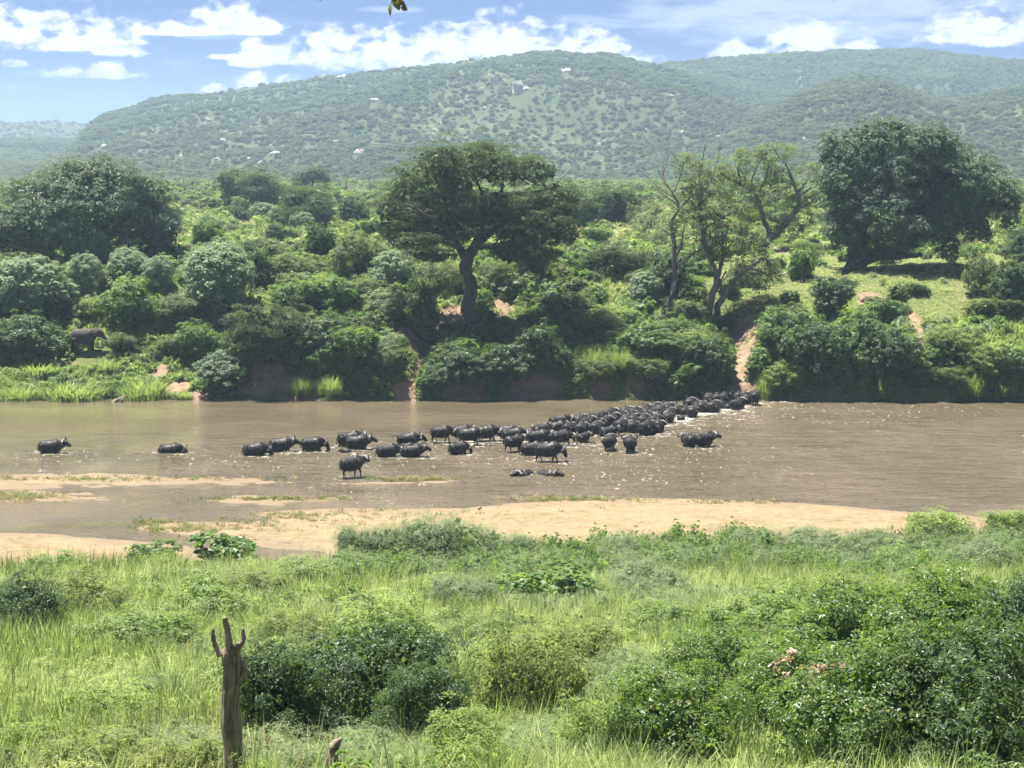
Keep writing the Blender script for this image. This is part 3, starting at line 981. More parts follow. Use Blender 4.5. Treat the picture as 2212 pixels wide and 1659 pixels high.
PROTO = [buffalo_proto(0, 0.10, 0.02, 0.6), buffalo_proto(1, -0.20, 0.30, 0.75), buffalo_proto(2, 0.12, -0.48, -0.9), buffalo_proto(3, 0.42, 0.50, 0.2)]
RAISED_TAIL = buffalo_proto(9, 0.0, 0.0, 0.5)[3]


def put_buffalo(q, hd, sub, sz, pose, kind, mir, label):
    body, horns, ears, tail = PROTO[pose]
    calf = kind == 'buffalo_calf'
    s = sz * (0.98 if calf else 0.99)
    if sub > .35 and pose != 3:
        sub += .08
    o = thing(kind, label, 'buffalo calf' if calf else 'buffalo', (q.x, q.y, q.z - (sub * (1.0 if not calf else 1.0) + (0.05 if sub == 0 else 0))), hd,
              'buffalo herd crossing the river', (s * .93, -s if mir else s, s))
    obj('body', body, o)
    if not (calf and sz < 0.7):
        for h in horns:
            obj('horn', h, o)
    for e in ears:
        obj('ear', e, o)
    obj('tail', RAISED_TAIL if 'arched tail' in label else tail, o)
    return o


for row in HERD:
    put_buffalo(*row)

# the elephant on the far bank
g = Geo()
g.loft([(-1.30, 0, 1.75), (-1.22, 0, 1.74), (-1.0, 0, 1.74), (-.6, 0, 1.68), (-.1, 0, 1.64), (.35, 0, 1.66), (.7, 0, 1.74), (.95, 0, 1.80), (1.1, 0, 1.82)],
       [(.2, .25), (.42, .50), (.60, .66), (.72, .76), (.76, .80), (.70, .78), (.55, .68), (.42, .52), (.3, .36)], 18)
g.loft([(.75, 0, 1.95), (1.1, 0, 2.02), (1.45, 0, 1.98), (1.68, 0, 1.80), (1.80, 0, 1.55)], [(.40, .52), (.40, .50), (.38, .46), (.28, .32), (.18, .2)], 14)
g.loft(smooth_path([(1.62, 0, 1.75), (1.92, 0, 1.58), (2.12, 0, 1.32), (2.22, 0, 1.0), (2.24, 0, .7), (2.34, 0, .5)], 14), list(np.linspace(.22, .075, 14)), 10)
for sx, sy, fx in ((.62, .36, .10), (.62, -.36, -.14), (-.98, .38, -.22), (-.98, -.38, .16)):
    g.loft([(sx, sy, 1.5), (sx + fx * .5, sy, 1.0), (sx + fx, sy, .55), (sx + fx, sy, .2), (sx + fx + .04, sy, .05), (sx + fx + .04, sy, -.05)], [(.32, .42), (.25, .29), (.20, .23), (.19, .20), (.22, .24), (.22, .24)], 12)
el_body = fuse('elephant_body', g, ELEF, 0.06, 6000)
q = at(183, 762)
ELE = q
el = thing('elephant', 'brown grey elephant standing on the far bank with its head in a bush', 'elephant', (q.x, q.y, q.z - .05), rad(8), None, (1.12, 1.12, 1.12))
obj('body', el_body, el)
for s in (-1, 1):
    e = Geo()
    P_ = [(1.22, .36 * s, 2.25), (1.05, .50 * s, 2.12), (.78, .62 * s, 1.9), (.66, .64 * s, 1.65), (.80, .56 * s, 1.32)]
    e.loft(smooth_path(P_, 9), [(.03, .05), (.04, .26), (.04, .40), (.035, .46), (.035, .44), (.03, .40), (.03, .30), (.025, .18), (.015, .05)], 10, up=(.9, 0, -.45))
    obj('ear', e.mesh('elephant_ear', ELEF), el)
    tk = Geo()
    tk.loft(smooth_path([(1.66, .20 * s, 1.55), (1.88, .25 * s, 1.30), (2.12, .26 * s, 1.22), (2.28, .24 * s, 1.28)], 9), list(np.linspace(.06, .015, 9)), 8)
    obj('tusk', tk.mesh('elephant_tusk', IVORY), el)
tl = Geo()
tl.loft(smooth_path([(-1.25, 0, 2.0), (-1.40, 0, 1.75), (-1.46, 0, 1.2), (-1.44, 0, .85)], 9), [.07, .06, .05, .04, .035, .03, .03, .06, .01], 6)
obj('tail', tl.mesh('elephant_tail', ELEF), el)

# small wading bird on the sandbar tip
m_, t_ = new_mat('brown_plumage')
t_.out(t_.n('ShaderNodeBsdfPrincipled', {'Base Color': (0.075, 0.055, 0.04), 'Roughness': 0.8}))
BIRD = m_
g = Geo()
g.loft([(-.20, 0, .20), (-.12, 0, .22), (0, 0, .24), (.10, 0, .28), (.15, 0, .36), (.17, 0, .42), (.22, 0, .44), (.24, 0, .44)], [.012, .05, .085, .075, .035, .04, .035, .01], 10)
bd = fuse('bird_body', g, BIRD, 0.014, 700, 3)
q = at_water(1036, 1108)
bird = thing('bird', 'small brown wading bird standing on the tip of the sandbar', 'bird', (q.x, q.y, .10), 0.4, None, (.85, .85, .85))
obj('body', bd, bird)
for s in (-1, 1):
    g = Geo()
    g.loft([(0, .03 * s, .20), (-.01, .03 * s, .10), (0, .03 * s, 0), (.05, .03 * s, -.002)], [.014, .008, .008, .006], 5)
    obj('leg', g.mesh('bird_leg', BIRD), bird)
g = Geo()
g.loft([(.22, 0, .44), (.30, 0, .425)], [.012, .003], 5)
obj('beak', g.mesh('bird_beak', BIRD), bird)
# ------------------------------------------------------------------ plants
def leaf_material(name, c1, c2, trans=0.35, rough=0.45, spec=0.35, tcol=None, var=0.5, warm=None, bright=1.3):
    """Two-sided leaf: reflects on the lit side, glows when the sun is behind it."""
    c1, c2 = (tuple(v * bright for v in q_) for q_ in (c1, c2))
    m, t = new_mat(name)
    isl = t.n('ShaderNodeNewGeometry').outputs['Random Per Island']
    oi = t.n('ShaderNodeObjectInfo').outputs['Random']
    f = t.math('ADD', t.math('MULTIPLY', isl, 1 - var * 0.5), t.math('MULTIPLY', oi, var * 0.5))
    c = t.mix(f, c1, c2)
    if warm:
        c = t.mix(t.ramp(isl, 0.90, 0.97, smooth=False), c, warm)
    trans = min(.6, trans + .10)
    tc = tcol or tuple(min(1, a * b) for a, b in zip(c2, (1.9, 1.9, 0.9)))
    p = t.n('ShaderNodeBsdfPrincipled', {'Base Color': c, 'Roughness': rough})
    p.inputs['Specular IOR Level'].default_value = spec
    tr = t.n('ShaderNodeBsdfTranslucent', {'Color': t.mix(f, tuple(0.95 * v for v in tc), tuple(1.35 * v for v in tc))})
    mx = t.n('ShaderNodeMixShader', {0: trans, 1: p, 2: tr})
    t.out(mx)
    return m


def bark_material(name, c1, c2, scale=3.0):
    m, t = new_mat(name)
    P = t.n('ShaderNodeTexCoord').outputs['Object']
    n1 = t.noise(t.mapping(P, (1.0, 1.0, 0.16)), scale * 2.2, 5, 0.65, 0.3)
    n2 = t.noise(P, scale * 0.35, 3, 0.55)
    c = t.mix(t.ramp(n1, 0.34, 0.66), c1, c2)
    c = t.mix(t.math('MULTIPLY', t.ramp(n2, 0.52, 0.66), 0.5), c, tuple(v * 0.45 for v in c1))
    bmp = t.n('ShaderNodeBump', {'Strength': 0.9, 'Distance': 0.05, 'Height': n1})
    b_ = t.n('ShaderNodeBsdfPrincipled', {'Base Color': c, 'Roughness': 0.85, 'Normal': bmp})
    b_.inputs['Specular IOR Level'].default_value = 0.2
    t.out(b_)
    return m


L = {
    'mahogany': leaf_material('glossy_dark_leaves', (0.022, 0.042, 0.018), (0.040, 0.066, 0.026), 0.12, 0.5, 0.42, (0.11, 0.18, 0.05), bright=1.7),
    'acacia': leaf_material('fine_acacia_leaves', (0.032, 0.050, 0.022), (0.055, 0.075, 0.032), 0.26, 0.55, 0.25, (0.13, 0.18, 0.06), bright=1.3),
    'silver': leaf_material('silvery_bush_leaves', (0.060, 0.086, 0.044), (0.098, 0.130, 0.070), 0.26, 0.6, 0.3, (0.26, 0.32, 0.17), bright=2.5),
    'green': leaf_material('mid_green_leaves', (0.046, 0.085, 0.022), (0.085, 0.132, 0.036), 0.36, 0.45, 0.35, (0.20, 0.32, 0.045)),
    'bright': leaf_material('yellow_green_leaves', (0.080, 0.118, 0.032), (0.132, 0.172, 0.056), 0.42, 0.5, 0.3, (0.33, 0.42, 0.10), bright=1.55),
    'dark': leaf_material('dark_green_leaves', (0.024, 0.048, 0.016), (0.046, 0.076, 0.025), 0.26, 0.45, 0.35, (0.14, 0.22, 0.04), bright=1.3),
    'pale': leaf_material('pale_grey_green_leaves', (0.085, 0.115, 0.055), (0.130, 0.160, 0.080), 0.34, 0.55, 0.25, (0.28, 0.36, 0.14), bright=1.3),
    'olive': leaf_material('olive_leaves', (0.055, 0.078, 0.028), (0.095, 0.115, 0.042), 0.32, 0.5, 0.3, (0.20, 0.26, 0.05)),
    'gloss': leaf_material('glossy_thicket_leaves', (0.030, 0.062, 0.014), (0.068, 0.105, 0.024), 0.30, 0.42, 0.36, (0.20, 0.32, 0.035), warm=(0.20, 0.19, 0.06), bright=1.3),
    'grass': leaf_material('tall_green_grass', (0.105, 0.140, 0.042), (0.170, 0.200, 0.075), 0.42, 0.5, 0.3, (0.42, 0.48, 0.18), bright=1.75),
    'straw': leaf_material('dry_grass', (0.200, 0.170, 0.085), (0.300, 0.245, 0.135), 0.35, 0.6, 0.2, (0.36, 0.30, 0.14)),
    'reed': leaf_material('bank_reeds', (0.075, 0.115, 0.030), (0.130, 0.165, 0.050), 0.42, 0.5, 0.3, (0.27, 0.36, 0.08), bright=1.05),
    'hill': leaf_material('hillside_leaves', (0.034, 0.056, 0.024), (0.092, 0.114, 0.050), 0.25, 0.6, 0.2, (0.17, 0.23, 0.08), var=1.2, bright=1.25),
    'dead': leaf_material('dry_brown_leaves', (0.230, 0.140, 0.075), (0.480, 0.420, 0.350), 0.30, 0.4, 0.4, (0.35, 0.22, 0.10)),
}
BARK_DARK = bark_material('dark_bark', (0.050, 0.043, 0.036), (0.105, 0.090, 0.075))
BARK_PALE = bark_material('pale_bark', (0.115, 0.098, 0.078), (0.215, 0.188, 0.155))
BARK_SNAG = bark_material('weathered_dead_wood', (0.100, 0.078, 0.056), (0.320, 0.262, 0.200), 3.2)
BARK_GREY = bark_material('grey_driftwood', (0.200, 0.190, 0.175), (0.360, 0.345, 0.320))


def unit(v):
    return v / (np.linalg.norm(v, axis=-1, keepdims=True) + 1e-9)


def leaf_quads(C, N, size, aspect, rg, fold=0.12, axis_dir=None):
    """n diamond leaves -> (V, F)."""
    n = len(C)
    N = unit(N)
    r = unit(rg.normal(size=(n, 3))) if axis_dir is None else axis_dir
    a = unit(np.cross(N, r))
    if axis_dir is not None:
        a = unit(axis_dir - N * (axis_dir * N).sum(1)[:, None])
    bdir = np.cross(N, a)
    Ls = (size * (0.65 + 0.7 * rg.random(n)))[:, None] if np.isscalar(size) else size[:, None]
    Wd = Ls * aspect
    V = np.empty((n, 4, 3))
    V[:, 0] = C - a * Ls * .5
    V[:, 1] = C + bdir * Wd * .5 + N * Ls * fold - a * Ls * .05
    V[:, 2] = C + a * Ls * .5
    V[:, 3] = C - bdir * Wd * .5 + N * Ls * fold - a * Ls * .05
    F = np.arange(n * 4).reshape(n, 4)
    return V.reshape(-1, 3), F


def in_blobs(P, blobs, k, skip=None):
    ins = np.zeros(len(P), bool)
    for i, b_ in enumerate(blobs):
        c, r = b_[:3], b_[3:6]
        d = (((P - c) / (r * k)) ** 2).sum(1)
        hit = d < 1
        if skip is not None:
            hit &= skip != i
        ins |= hit
    return ins


def shell_points(blobs, n, rg, lo=0.86, hi=1.02, up_bias=0.0, keep_out=0.80):
    blobs = np.asarray(blobs, float)
    wgt = (blobs[:, 3] * blobs[:, 4] + blobs[:, 3] * blobs[:, 5] + blobs[:, 4] * blobs[:, 5])
    wgt = wgt / wgt.sum()
    out_p, out_n, out_i = [], [], []
    got = 0
    for _ in range(12):
        m = int((n - got) * 1.9) + 8
        i = rg.choice(len(blobs), m, p=wgt)
        d = unit(rg.normal(size=(m, 3)))
        if up_bias:
            d[:, 2] = np.where(rg.random(m) < up_bias, np.abs(d[:, 2]), d[:, 2])
        rr = lo + (hi - lo) * rg.random(m)
        P = blobs[i, :3] + d * blobs[i, 3:6] * rr[:, None]
        nn = unit(d / blobs[i, 3:6])
        ok = ~in_blobs(P, blobs, keep_out, i)
        out_p.append(P[ok])
        out_n.append(nn[ok])
        out_i.append(i[ok])
        got += ok.sum()
        if got >= n:
            break
    return np.concatenate(out_p)[:n], np.concatenate(out_n)[:n], np.concatenate(out_i)[:n]


def crown_mesh(name, blobs, mat, n_tuft, tuft_r, per_tuft, leaf, aspect=0.5, flat=0.75, seed=1, core=0.25, up_bias=0.35, droop=0.0, spread=0.42, zmin=None, shag=.9):
    """Crown from tufts of leaves on the shell of a few big lobes; larger leaves fill the inside."""
    rg = np.random.default_rng(seed)
    blobs = np.asarray(blobs, float)
    TP, TN, _ = shell_points(blobs, n_tuft, rg, 0.80, 1.03, up_bias)
    n_t = len(TP)
    sh = (rg.random(n_t) < .22) * rg.random(n_t) * tuft_r * shag
    TP = TP + TN * sh[:, None] + np.array([0, 0, .7]) * (sh * (TN[:, 2] > -.1))[:, None]
    tr = tuft_r * (0.6 + 0.8 * rg.random(n_t))
    i = np.repeat(np.arange(n_t), per_tuft)
    d = unit(rg.normal(size=(len(i), 3)) + TN[i] * 0.9 + np.array([0, 0, 0.45]))
    rr = 1.0 - 0.45 * rg.random(len(i)) ** 1.7
    off = d * (tr[i] * rr)[:, None]
    off[:, 2] *= flat
    off[:, 2] -= droop * (rr ** 2) * tr[i]
    C = TP[i] + off
    N = unit(TN[i] * 0.65 + d * 0.45 + rg.normal(size=(len(i), 3)) * spread + np.array([0, 0, 0.80]))
    V, F = leaf_quads(C, N, leaf, aspect, rg)
    nc = int(n_t * per_tuft * core)
    if nc:
        CP, CN, _ = shell_points(blobs, nc, rg, 0.45, 0.86, 0.0, 0.3)
        V2, F2 = leaf_quads(CP, unit(CN + rg.normal(size=CN.shape) * 0.6), leaf * 2.1, 0.8, rg)
        F = np.concatenate([F, F2 + len(V)])
        V = np.concatenate([V, V2])
    if zmin is not None:
        keep = V.reshape(-1, 4, 3)[:, :, 2].min(1) > zmin
        V = V.reshape(-1, 4, 3)[keep].reshape(-1, 3)
        F = np.arange(len(V)).reshape(-1, 4)
    return make_mesh(name, V, [F], mat)


def limbs_mesh(name, paths, mat, seg=7, seed=0, noise=0.12, n=14):
    g = Geo()
    for k, (pts, rads) in enumerate(paths):
        P = smooth_path(pts, n)
        R = np.interp(np.linspace(0, 1, n), np.linspace(0, 1, len(rads)), rads)
        rg = np.random.default_rng(seed + k)
        P[1:-1] += rg.normal(size=(n - 2, 3)) * R[1:-1, None] * 0.25
        g.loft(P, list(R), seg, noise=noise, seed=seed + k)
    return g.mesh(name, mat)


def grow(path, rg, depth=2, n=3, length=0.55, twig=0.012, up=0.25):
    """Side branches off a limb path [(pts),(radii)]."""
    out = []
    P = smooth_path(path[0], 20)
    R = np.interp(np.linspace(0, 1, 20), np.linspace(0, 1, len(path[1])), path[1])
    tot = np.linalg.norm(np.diff(P, axis=0), axis=1).sum()
    for _ in range(n):
        i = int(rg.integers(7, 20))
        t = unit((P[min(i + 1, 19)] - P[i - 1])[None])[0]
        d = unit((t * 0.7 + unit(rg.normal(size=(1, 3)))[0] * 0.9 + np.array([0, 0, up]))[None])[0]
        ln = tot * length * (0.5 + 0.7 * rg.random())
        k1 = P[i] + d * ln * .5 + rg.normal(size=3) * ln * .08
        k2 = P[i] + d * ln + np.array([0, 0, up * ln * .5]) + rg.normal(size=3) * ln * .12
        br = ([P[i], k1, k2], [R[i] * .62, R[i] * .40, twig])
        out.append(br)
        if depth > 1:
            out += grow(br, rg, depth - 1, max(2, n - 1), length, twig, up)
    return out


# ---- bush prototypes: unit wide (x,y in -0.5..0.5), unit high
def unit_blobs(rg, k, rough=1.0, low=0.0):
    m = .40 if rough < 1 else .31
    bl = [(0, 0, .48, m, m, m * 1.15)]
    for _ in range(k):
        a = rg.random() * 6.283
        h = .22 + .50 * rg.random()
        rr = (.34 - .24 * max(0, h - .45)) * (0.6 + .4 * rg.random()) * rough
        s = (.14 + .11 * rg.random()) * (1.0 if rough < 1 else 1.15)
        bl.append((math.cos(a) * rr, math.sin(a) * rr, h, s, s, s * .95))
    bl.append((0, 0, .22 - low, .36, .36, .24))
    return bl


def stems_mesh(name, rg, mat, k=5, h=.75, r=.018):
    paths = []
    for _ in range(k):
        a = rg.random() * 6.283
        e = .30 * (0.4 + .6 * rg.random())
        paths.append(([(.03 * math.cos(a), .03 * math.sin(a), -.03), (e * .45 * math.cos(a), e * .45 * math.sin(a), h * .42), (e * math.cos(a + .3), e * math.sin(a + .3), h)], [r, r * .7, r * .25]))
    return limbs_mesh(name, paths, mat, 5, int(rg.integers(1e6)), n=7)


BUSH = {}


def bush_kind(key, mat, n_var, n_tuft, tuft_r, per, leaf, aspect, bark=None, lobes=7, **kw):
    BUSH[key] = []
    for v in range(n_var):
        rg = np.random.default_rng(hash_name(key) + v)
        bl = unit_blobs(rg, lobes, kw.get('rough', 1.0))
        crown = crown_mesh(key + '_crown', bl, L[mat], n_tuft, tuft_r, per, leaf, aspect, kw.get('flat', .8), 100 + v + hash_name(key) % 50, kw.get('core', .30),
                           kw.get('up', .4), kw.get('droop', 0), kw.get('spread', .42), zmin=-.06, shag=kw.get('shag', 1.2))
        st = stems_mesh(key + '_stem', rg, bark or BARK_DARK, 5, kw.get('sh', .7))
        BUSH[key].append((crown, st))


def hash_name(s):
    return sum((i + 1) * ord(c) for i, c in enumerate(s))


bush_kind('round', 'silver', 4, 300, .062, 36, .036, .55, spread=.28, core=.1, flat=.85, up=.75, rough=.85, shag=.8)
bush_kind('leafy', 'green', 4, 230, .072, 36, .042, .6, spread=.32, core=.12, up=.7, rough=1.2)
bush_kind('dark', 'dark', 4, 230, .072, 36, .040, .55, spread=.32, core=.15, up=.65, rough=1.2)
bush_kind('feather', 'acacia', 3, 110, .150, 70, .050, .26, flat=.35, rough=1.2, core=.18)
bush_kind('pale', 'pale', 3, 240, .072, 36, .040, .42, spread=.35, core=.1, up=.7, rough=1.2)
bush_kind('sunny', 'bright', 3, 230, .072, 36, .040, .45, spread=.35, core=.1, up=.7, rough=1.2)
bush_kind('olive', 'olive', 4, 230, .074, 36, .038, .48, spread=.35, core=.1, up=.7, rough=1.25)
bush_kind('tiny', 'olive', 3, 36, .15, 18, .13, .6, rough=1.1)
bush_kind('tinygreen', 'green', 3, 36, .15, 18, .13, .6, rough=1.1)


def name_plants(rows, zones, depths):
    """rows of (object, look, x, y): a label from look, depth and place; equal ones are told apart by their order from the left."""
    buck = {}
    for o, look, x, y in rows:
        zz = min(zones, key=lambda q: abs(x / y - q[0]))[1]
        dd = [d for lim, d in depths if y < lim][0]
        buck.setdefault('%s %s, %s' % (look, dd, zz), []).append((x, o))
    nth = ['leftmost', 'second from left', 'third from left', 'fourth from left', 'fifth from left', 'sixth from left', 'seventh from left', 'eighth from left', 'ninth from left', 'tenth from left', 'rightmost']
    for lab, lst in buck.items():
        lst.sort(key=lambda q: q[0])
        for k, (x, o) in enumerate(lst):
            o['label'] = lab if len(lst) == 1 else '%s, %s' % (lab, 'rightmost' if k == len(lst) - 1 else nth[min(k, 10)])


LOOK = {'olive': 'olive', 'leafy': 'leafy green', 'feather': 'feathery', 'pale': 'pale', 'dark': 'dark', 'round': 'silvery', 'sunny': 'sunlit', 'nearleaf': 'green', 'nearolive': 'olive', 'nearsunny': 'yellow-green', 'plume': 'pale plumy'}


def put_bush(key, loc, wd, ht, label, cat='bush', name='bush', group=None, var=None, rz=None, deep=None):
    v = BUSH[key]
    k = (var if var is not None else random.randrange(len(v))) % len(v)
    o = thing(name, label, cat, loc, random.random() * 6.283 if rz is None else rz, group, (wd, deep or wd, ht))
    if key not in ('round', 'broad'):
        o.rotation_euler = (random.gauss(0, .10), random.gauss(0, .10), o.rotation_euler[2])
    obj('crown', v[k][0], o)
    obj('stem', v[k][1], o)
    return o


def bush_px(key, px, base, width, top, label, lift=0.0, **kw):
    base = base - lift * (base - top)
    p = at(px, base)
    s = px_size(p.y)
    ht = (base - top) * s * 1.0
    return put_bush(key, (p.x, p.y, p.z - .05 * ht), width * s, ht * 1.06, label, **kw)


# ------------------------------------------------------------------ instanced ground cover ("stuff")
def scatter(name, protos, P, rot, scl, idx, mat_host=None):
    """One object: points that carry instances of the given meshes."""
    col = bpy.data.collections.new(name + '_kinds')
    for k, me in enumerate(protos):
        po = bpy.data.objects.new('%s_kind_%02d' % (name, k), me)
        col.objects.link(po)
    me = bpy.data.meshes.new(name)
    me.vertices.add(len(P))
    me.vertices.foreach_set('co', np.asarray(P, np.float32).ravel())
    a = me.attributes.new('rot', 'FLOAT_VECTOR', 'POINT')
    a.data.foreach_set('vector', np.asarray(rot, np.float32).ravel())
    a = me.attributes.new('scl', 'FLOAT_VECTOR', 'POINT')
    a.data.foreach_set('vector', np.asarray(scl, np.float32).ravel())
    a = me.attributes.new('idx', 'INT', 'POINT')
    a.data.foreach_set('value', np.asarray(idx, np.int32))
    o = obj(name, me)
    ng = bpy.data.node_groups.new(name, 'GeometryNodeTree')
    ng.interface.new_socket('Geometry', in_out='INPUT', socket_type='NodeSocketGeometry')
    ng.interface.new_socket('Geometry', in_out='OUTPUT', socket_type='NodeSocketGeometry')
    nd = ng.nodes
    gi, go = nd.new('NodeGroupInput'), nd.new('NodeGroupOutput')
    ci = nd.new('GeometryNodeCollectionInfo')
    ci.inputs['Collection'].default_value = col
    ci.inputs['Separate Children'].default_value = True
    ci.inputs['Reset Children'].default_value = True
    ip = nd.new('GeometryNodeInstanceOnPoints')
    ip.inputs['Pick Instance'].default_value = True

    def attr(nm, typ):
        x = nd.new('GeometryNodeInputNamedAttribute')
        x.data_type = typ
        x.inputs['Name'].default_value = nm
        return [s for s in x.outputs if s.enabled and s.name == 'Attribute'][0]
    ln = ng.links.new
    ln(gi.outputs[0], ip.inputs['Points'])
    ln(ci.outputs[0], ip.inputs['Instance'])
    ln(attr('idx', 'INT'), ip.inputs['Instance Index'])
    e2r = nd.new('FunctionNodeEulerToRotation')
    ln(attr('rot', 'FLOAT_VECTOR'), e2r.inputs[0])
    ln(e2r.outputs[0], ip.inputs['Rotation'])
    ln(attr('scl', 'FLOAT_VECTOR'), ip.inputs['Scale'])
    ln(ip.outputs[0], go.inputs[0])
    md = o.modifiers.new('scatter', 'NODES')
    md.node_group = ng
    return tag(o, kind='stuff')


def blade_tuft(name, mat, n, h, spread, width, seed, bend=0.45, heads=0):
    """Clump of bent, tapering grass blades."""
    rg = np.random.default_rng(seed)
    a = rg.random(n) * 6.283
    r = spread * np.sqrt(rg.random(n))
    B = np.stack([r * np.cos(a), r * np.sin(a), np.full(n, -.05)], 1)
    az = a + rg.normal(size=n) * .8
    hh = h * (.55 + .6 * rg.random(n)) * (1 - .5 * (r / spread) ** 2)
    bd = bend * hh * (.3 + rg.random(n))
    D = np.stack([np.cos(az), np.sin(az), 0 * az], 1)
    W = np.stack([-np.sin(az), np.cos(az), 0 * az], 1) * (width * (.6 + .8 * rg.random(n)))[:, None]
    V = np.empty((n, 6, 3))
    V[:, 0] = B - W * .5
    V[:, 1] = B + W * .5
    m1 = B + D * (bd * .28)[:, None] + np.array([0, 0, 1]) * (hh * .58)[:, None]
    V[:, 2] = m1 + W * .45
    V[:, 3] = m1 - W * .45
    tp = B + D * bd[:, None] + np.array([0, 0, 1]) * (hh * (1 - .12 * rg.random(n)))[:, None]
    V[:, 4] = tp + W * .06
    V[:, 5] = tp - W * .06
    k = np.arange(n)[:, None] * 6
    F = np.concatenate([k + np.array([0, 1, 2, 3]), k + np.array([3, 2, 4, 5])])
    return make_mesh(name, V.reshape(-1, 3), [F], mat)


def herb(name, mat, n, h, spread, leaf, aspect, seed, flat=.8):
    rg = np.random.default_rng(seed)
    bl = []
    for _ in range(5):
        a, r = rg.random() * 6.283, spread * .6 * rg.random()
        s = spread * (.35 + .3 * rg.random())
        bl.append((r * math.cos(a), r * math.sin(a), h * (.35 + .35 * rg.random()), s, s, h * .35))
    return crown_mesh(name, bl, mat, max(6, n // 14), spread * .30, 14, leaf, aspect, flat, seed, .12, .5, spread=.6, zmin=-.1)
# ------------------------------------------------------------------ the big trees across the river
def local_pts(base, Y, pts, depths=None):
    out = []
    for k, (px, py) in enumerate(pts):
        d = 0.0 if depths is None else depths[k]
        q = at_depth(px, py, Y)
        out.append((q.x - base.x, d, q.z - base.z))
    return out


def local_blobs(base, Y, bl, rg, dscale=1.0, spread=0.5, shrink=0.0):
    """bl rows: px, py, rx(px), rz(px) -> lobes in metres around the base, spread in depth too."""
    s = px_size(Y)
    out = []
    for (px, py, rx, rz) in bl:
        q = at_depth(px, py, Y)
        out.append((q.x - base.x, (rg.random() - .5) * 2 * spread * rx * s, q.z - base.z, (rx - shrink) * s, (rx - shrink) * s * dscale, (rz - shrink) * s))
    return out


THIN = 1.0


def limb(base, Y, pts, rpx, rg, depth=0.0):
    s = px_size(Y)
    n = len(pts)
    dd = np.cumsum(np.concatenate([[0], rg.normal(size=n - 1) * 0.5])) + np.linspace(0, depth, n)
    return (local_pts(base, Y, pts, dd), [r * s * THIN for r in rpx])


def tree(name, label, base, crown, trunk, extra=()):
    o = thing(name, label, 'tree', (base.x, base.y, base.z))
    if trunk:
        obj('trunk', trunk, o)
    if crown:
        obj('crown', crown, o)
    for nm, me in extra:
        obj(nm, me, o)
    return o


rg = np.random.default_rng(3)
# left: dense dark dome
B = at(190, 574)
Y = B.y + 6
B = Vector((B.x, Y, float(gz(B.x, Y))))
bl = local_blobs(B, Y, [(190, 460, 140, 120), (85, 490, 100, 85), (300, 480, 92, 90), (135, 405, 90, 70), (240, 402, 92, 72), (20, 500, 75, 80), (355, 510, 48, 62), (190, 372, 70, 46), (310, 420, 62, 58), (60, 420, 55, 50), (-45, 490, 60, 75)], rg, 1.0, .6, 16)
tr = limbs_mesh('mahogany_trunk', [limb(B, Y, [(190, 580), (186, 540), (190, 480)], [16, 13, 8], rg), limb(B, Y, [(188, 545), (130, 500), (90, 450)], [9, 7, 3], rg), limb(B, Y, [(188, 545), (250, 500), (300, 450)], [9, 7, 3], rg)], BARK_DARK, 10)
tree('spreading_tree', 'huge dark domed tree with leaves down to the ground, behind the silvery bushes and elephant', B,
     crown_mesh('mahogany_crown', bl, L['mahogany'], 1200, .74, 38, .27, .5, .75, 5, .3, .5, spread=.25), tr)

# right: leaning dark tree
B = at(1846, 584)
Y = B.y
bl = local_blobs(B, Y, [(1868, 325, 78, 72), (1925, 300, 66, 56), (2010, 330, 70, 62), (2090, 385, 72, 62), (2150, 430, 52, 56), (2178, 470, 32, 44), (1815, 400, 58, 70), (1840, 480, 66, 60), (1955, 400, 90, 80),
                        (2045, 465, 84, 70), (1800, 335, 44, 58), (1960, 500, 66, 50), (1880, 530, 46, 38), (2110, 490, 50, 44), (1808, 510, 40, 40), (1900, 410, 70, 70), (1935, 545, 52, 30), (2000, 318, 62, 56), (2190, 440, 34, 44), (2045, 530, 46, 40), (1995, 460, 70, 80), (2100, 440, 66, 66), (1905, 475, 84, 76), (1858, 528, 44, 36), (1985, 420, 90, 90), (1840, 420, 70, 80), (2055, 352, 66, 60), (2060, 425, 74, 74), (2172, 425, 48, 54), (2005, 400, 84, 84)], rg, .95, .6, 10)
tr = limbs_mesh('leaning_trunk', [limb(B, Y, [(1842, 588), (1856, 566), (1895, 552), (1950, 540), (1990, 530)], [22, 18, 13, 9, 5], rg), limb(B, Y, [(1890, 553), (1940, 554), (1985, 549)], [9, 7, 5], rg, -1),
                                  limb(B, Y, [(1850, 575), (1860, 530), (1880, 460), (1900, 380)], [17, 14, 9, 4], rg), limb(B, Y, [(1900, 550), (1980, 500), (2060, 430)], [10, 7, 3], rg), limb(B, Y, [(1855, 570), (1830, 530), (1815, 460)], [10, 7, 3], rg)], BARK_DARK, 10)
tree('leaning_tree', 'largest dark rounded tree leaning on a low limb above its shade', B,
     crown_mesh('leaning_crown', bl, L['mahogany'], 1350, .70, 38, .26, .5, .75, 9, .3, .5, spread=.25), tr)

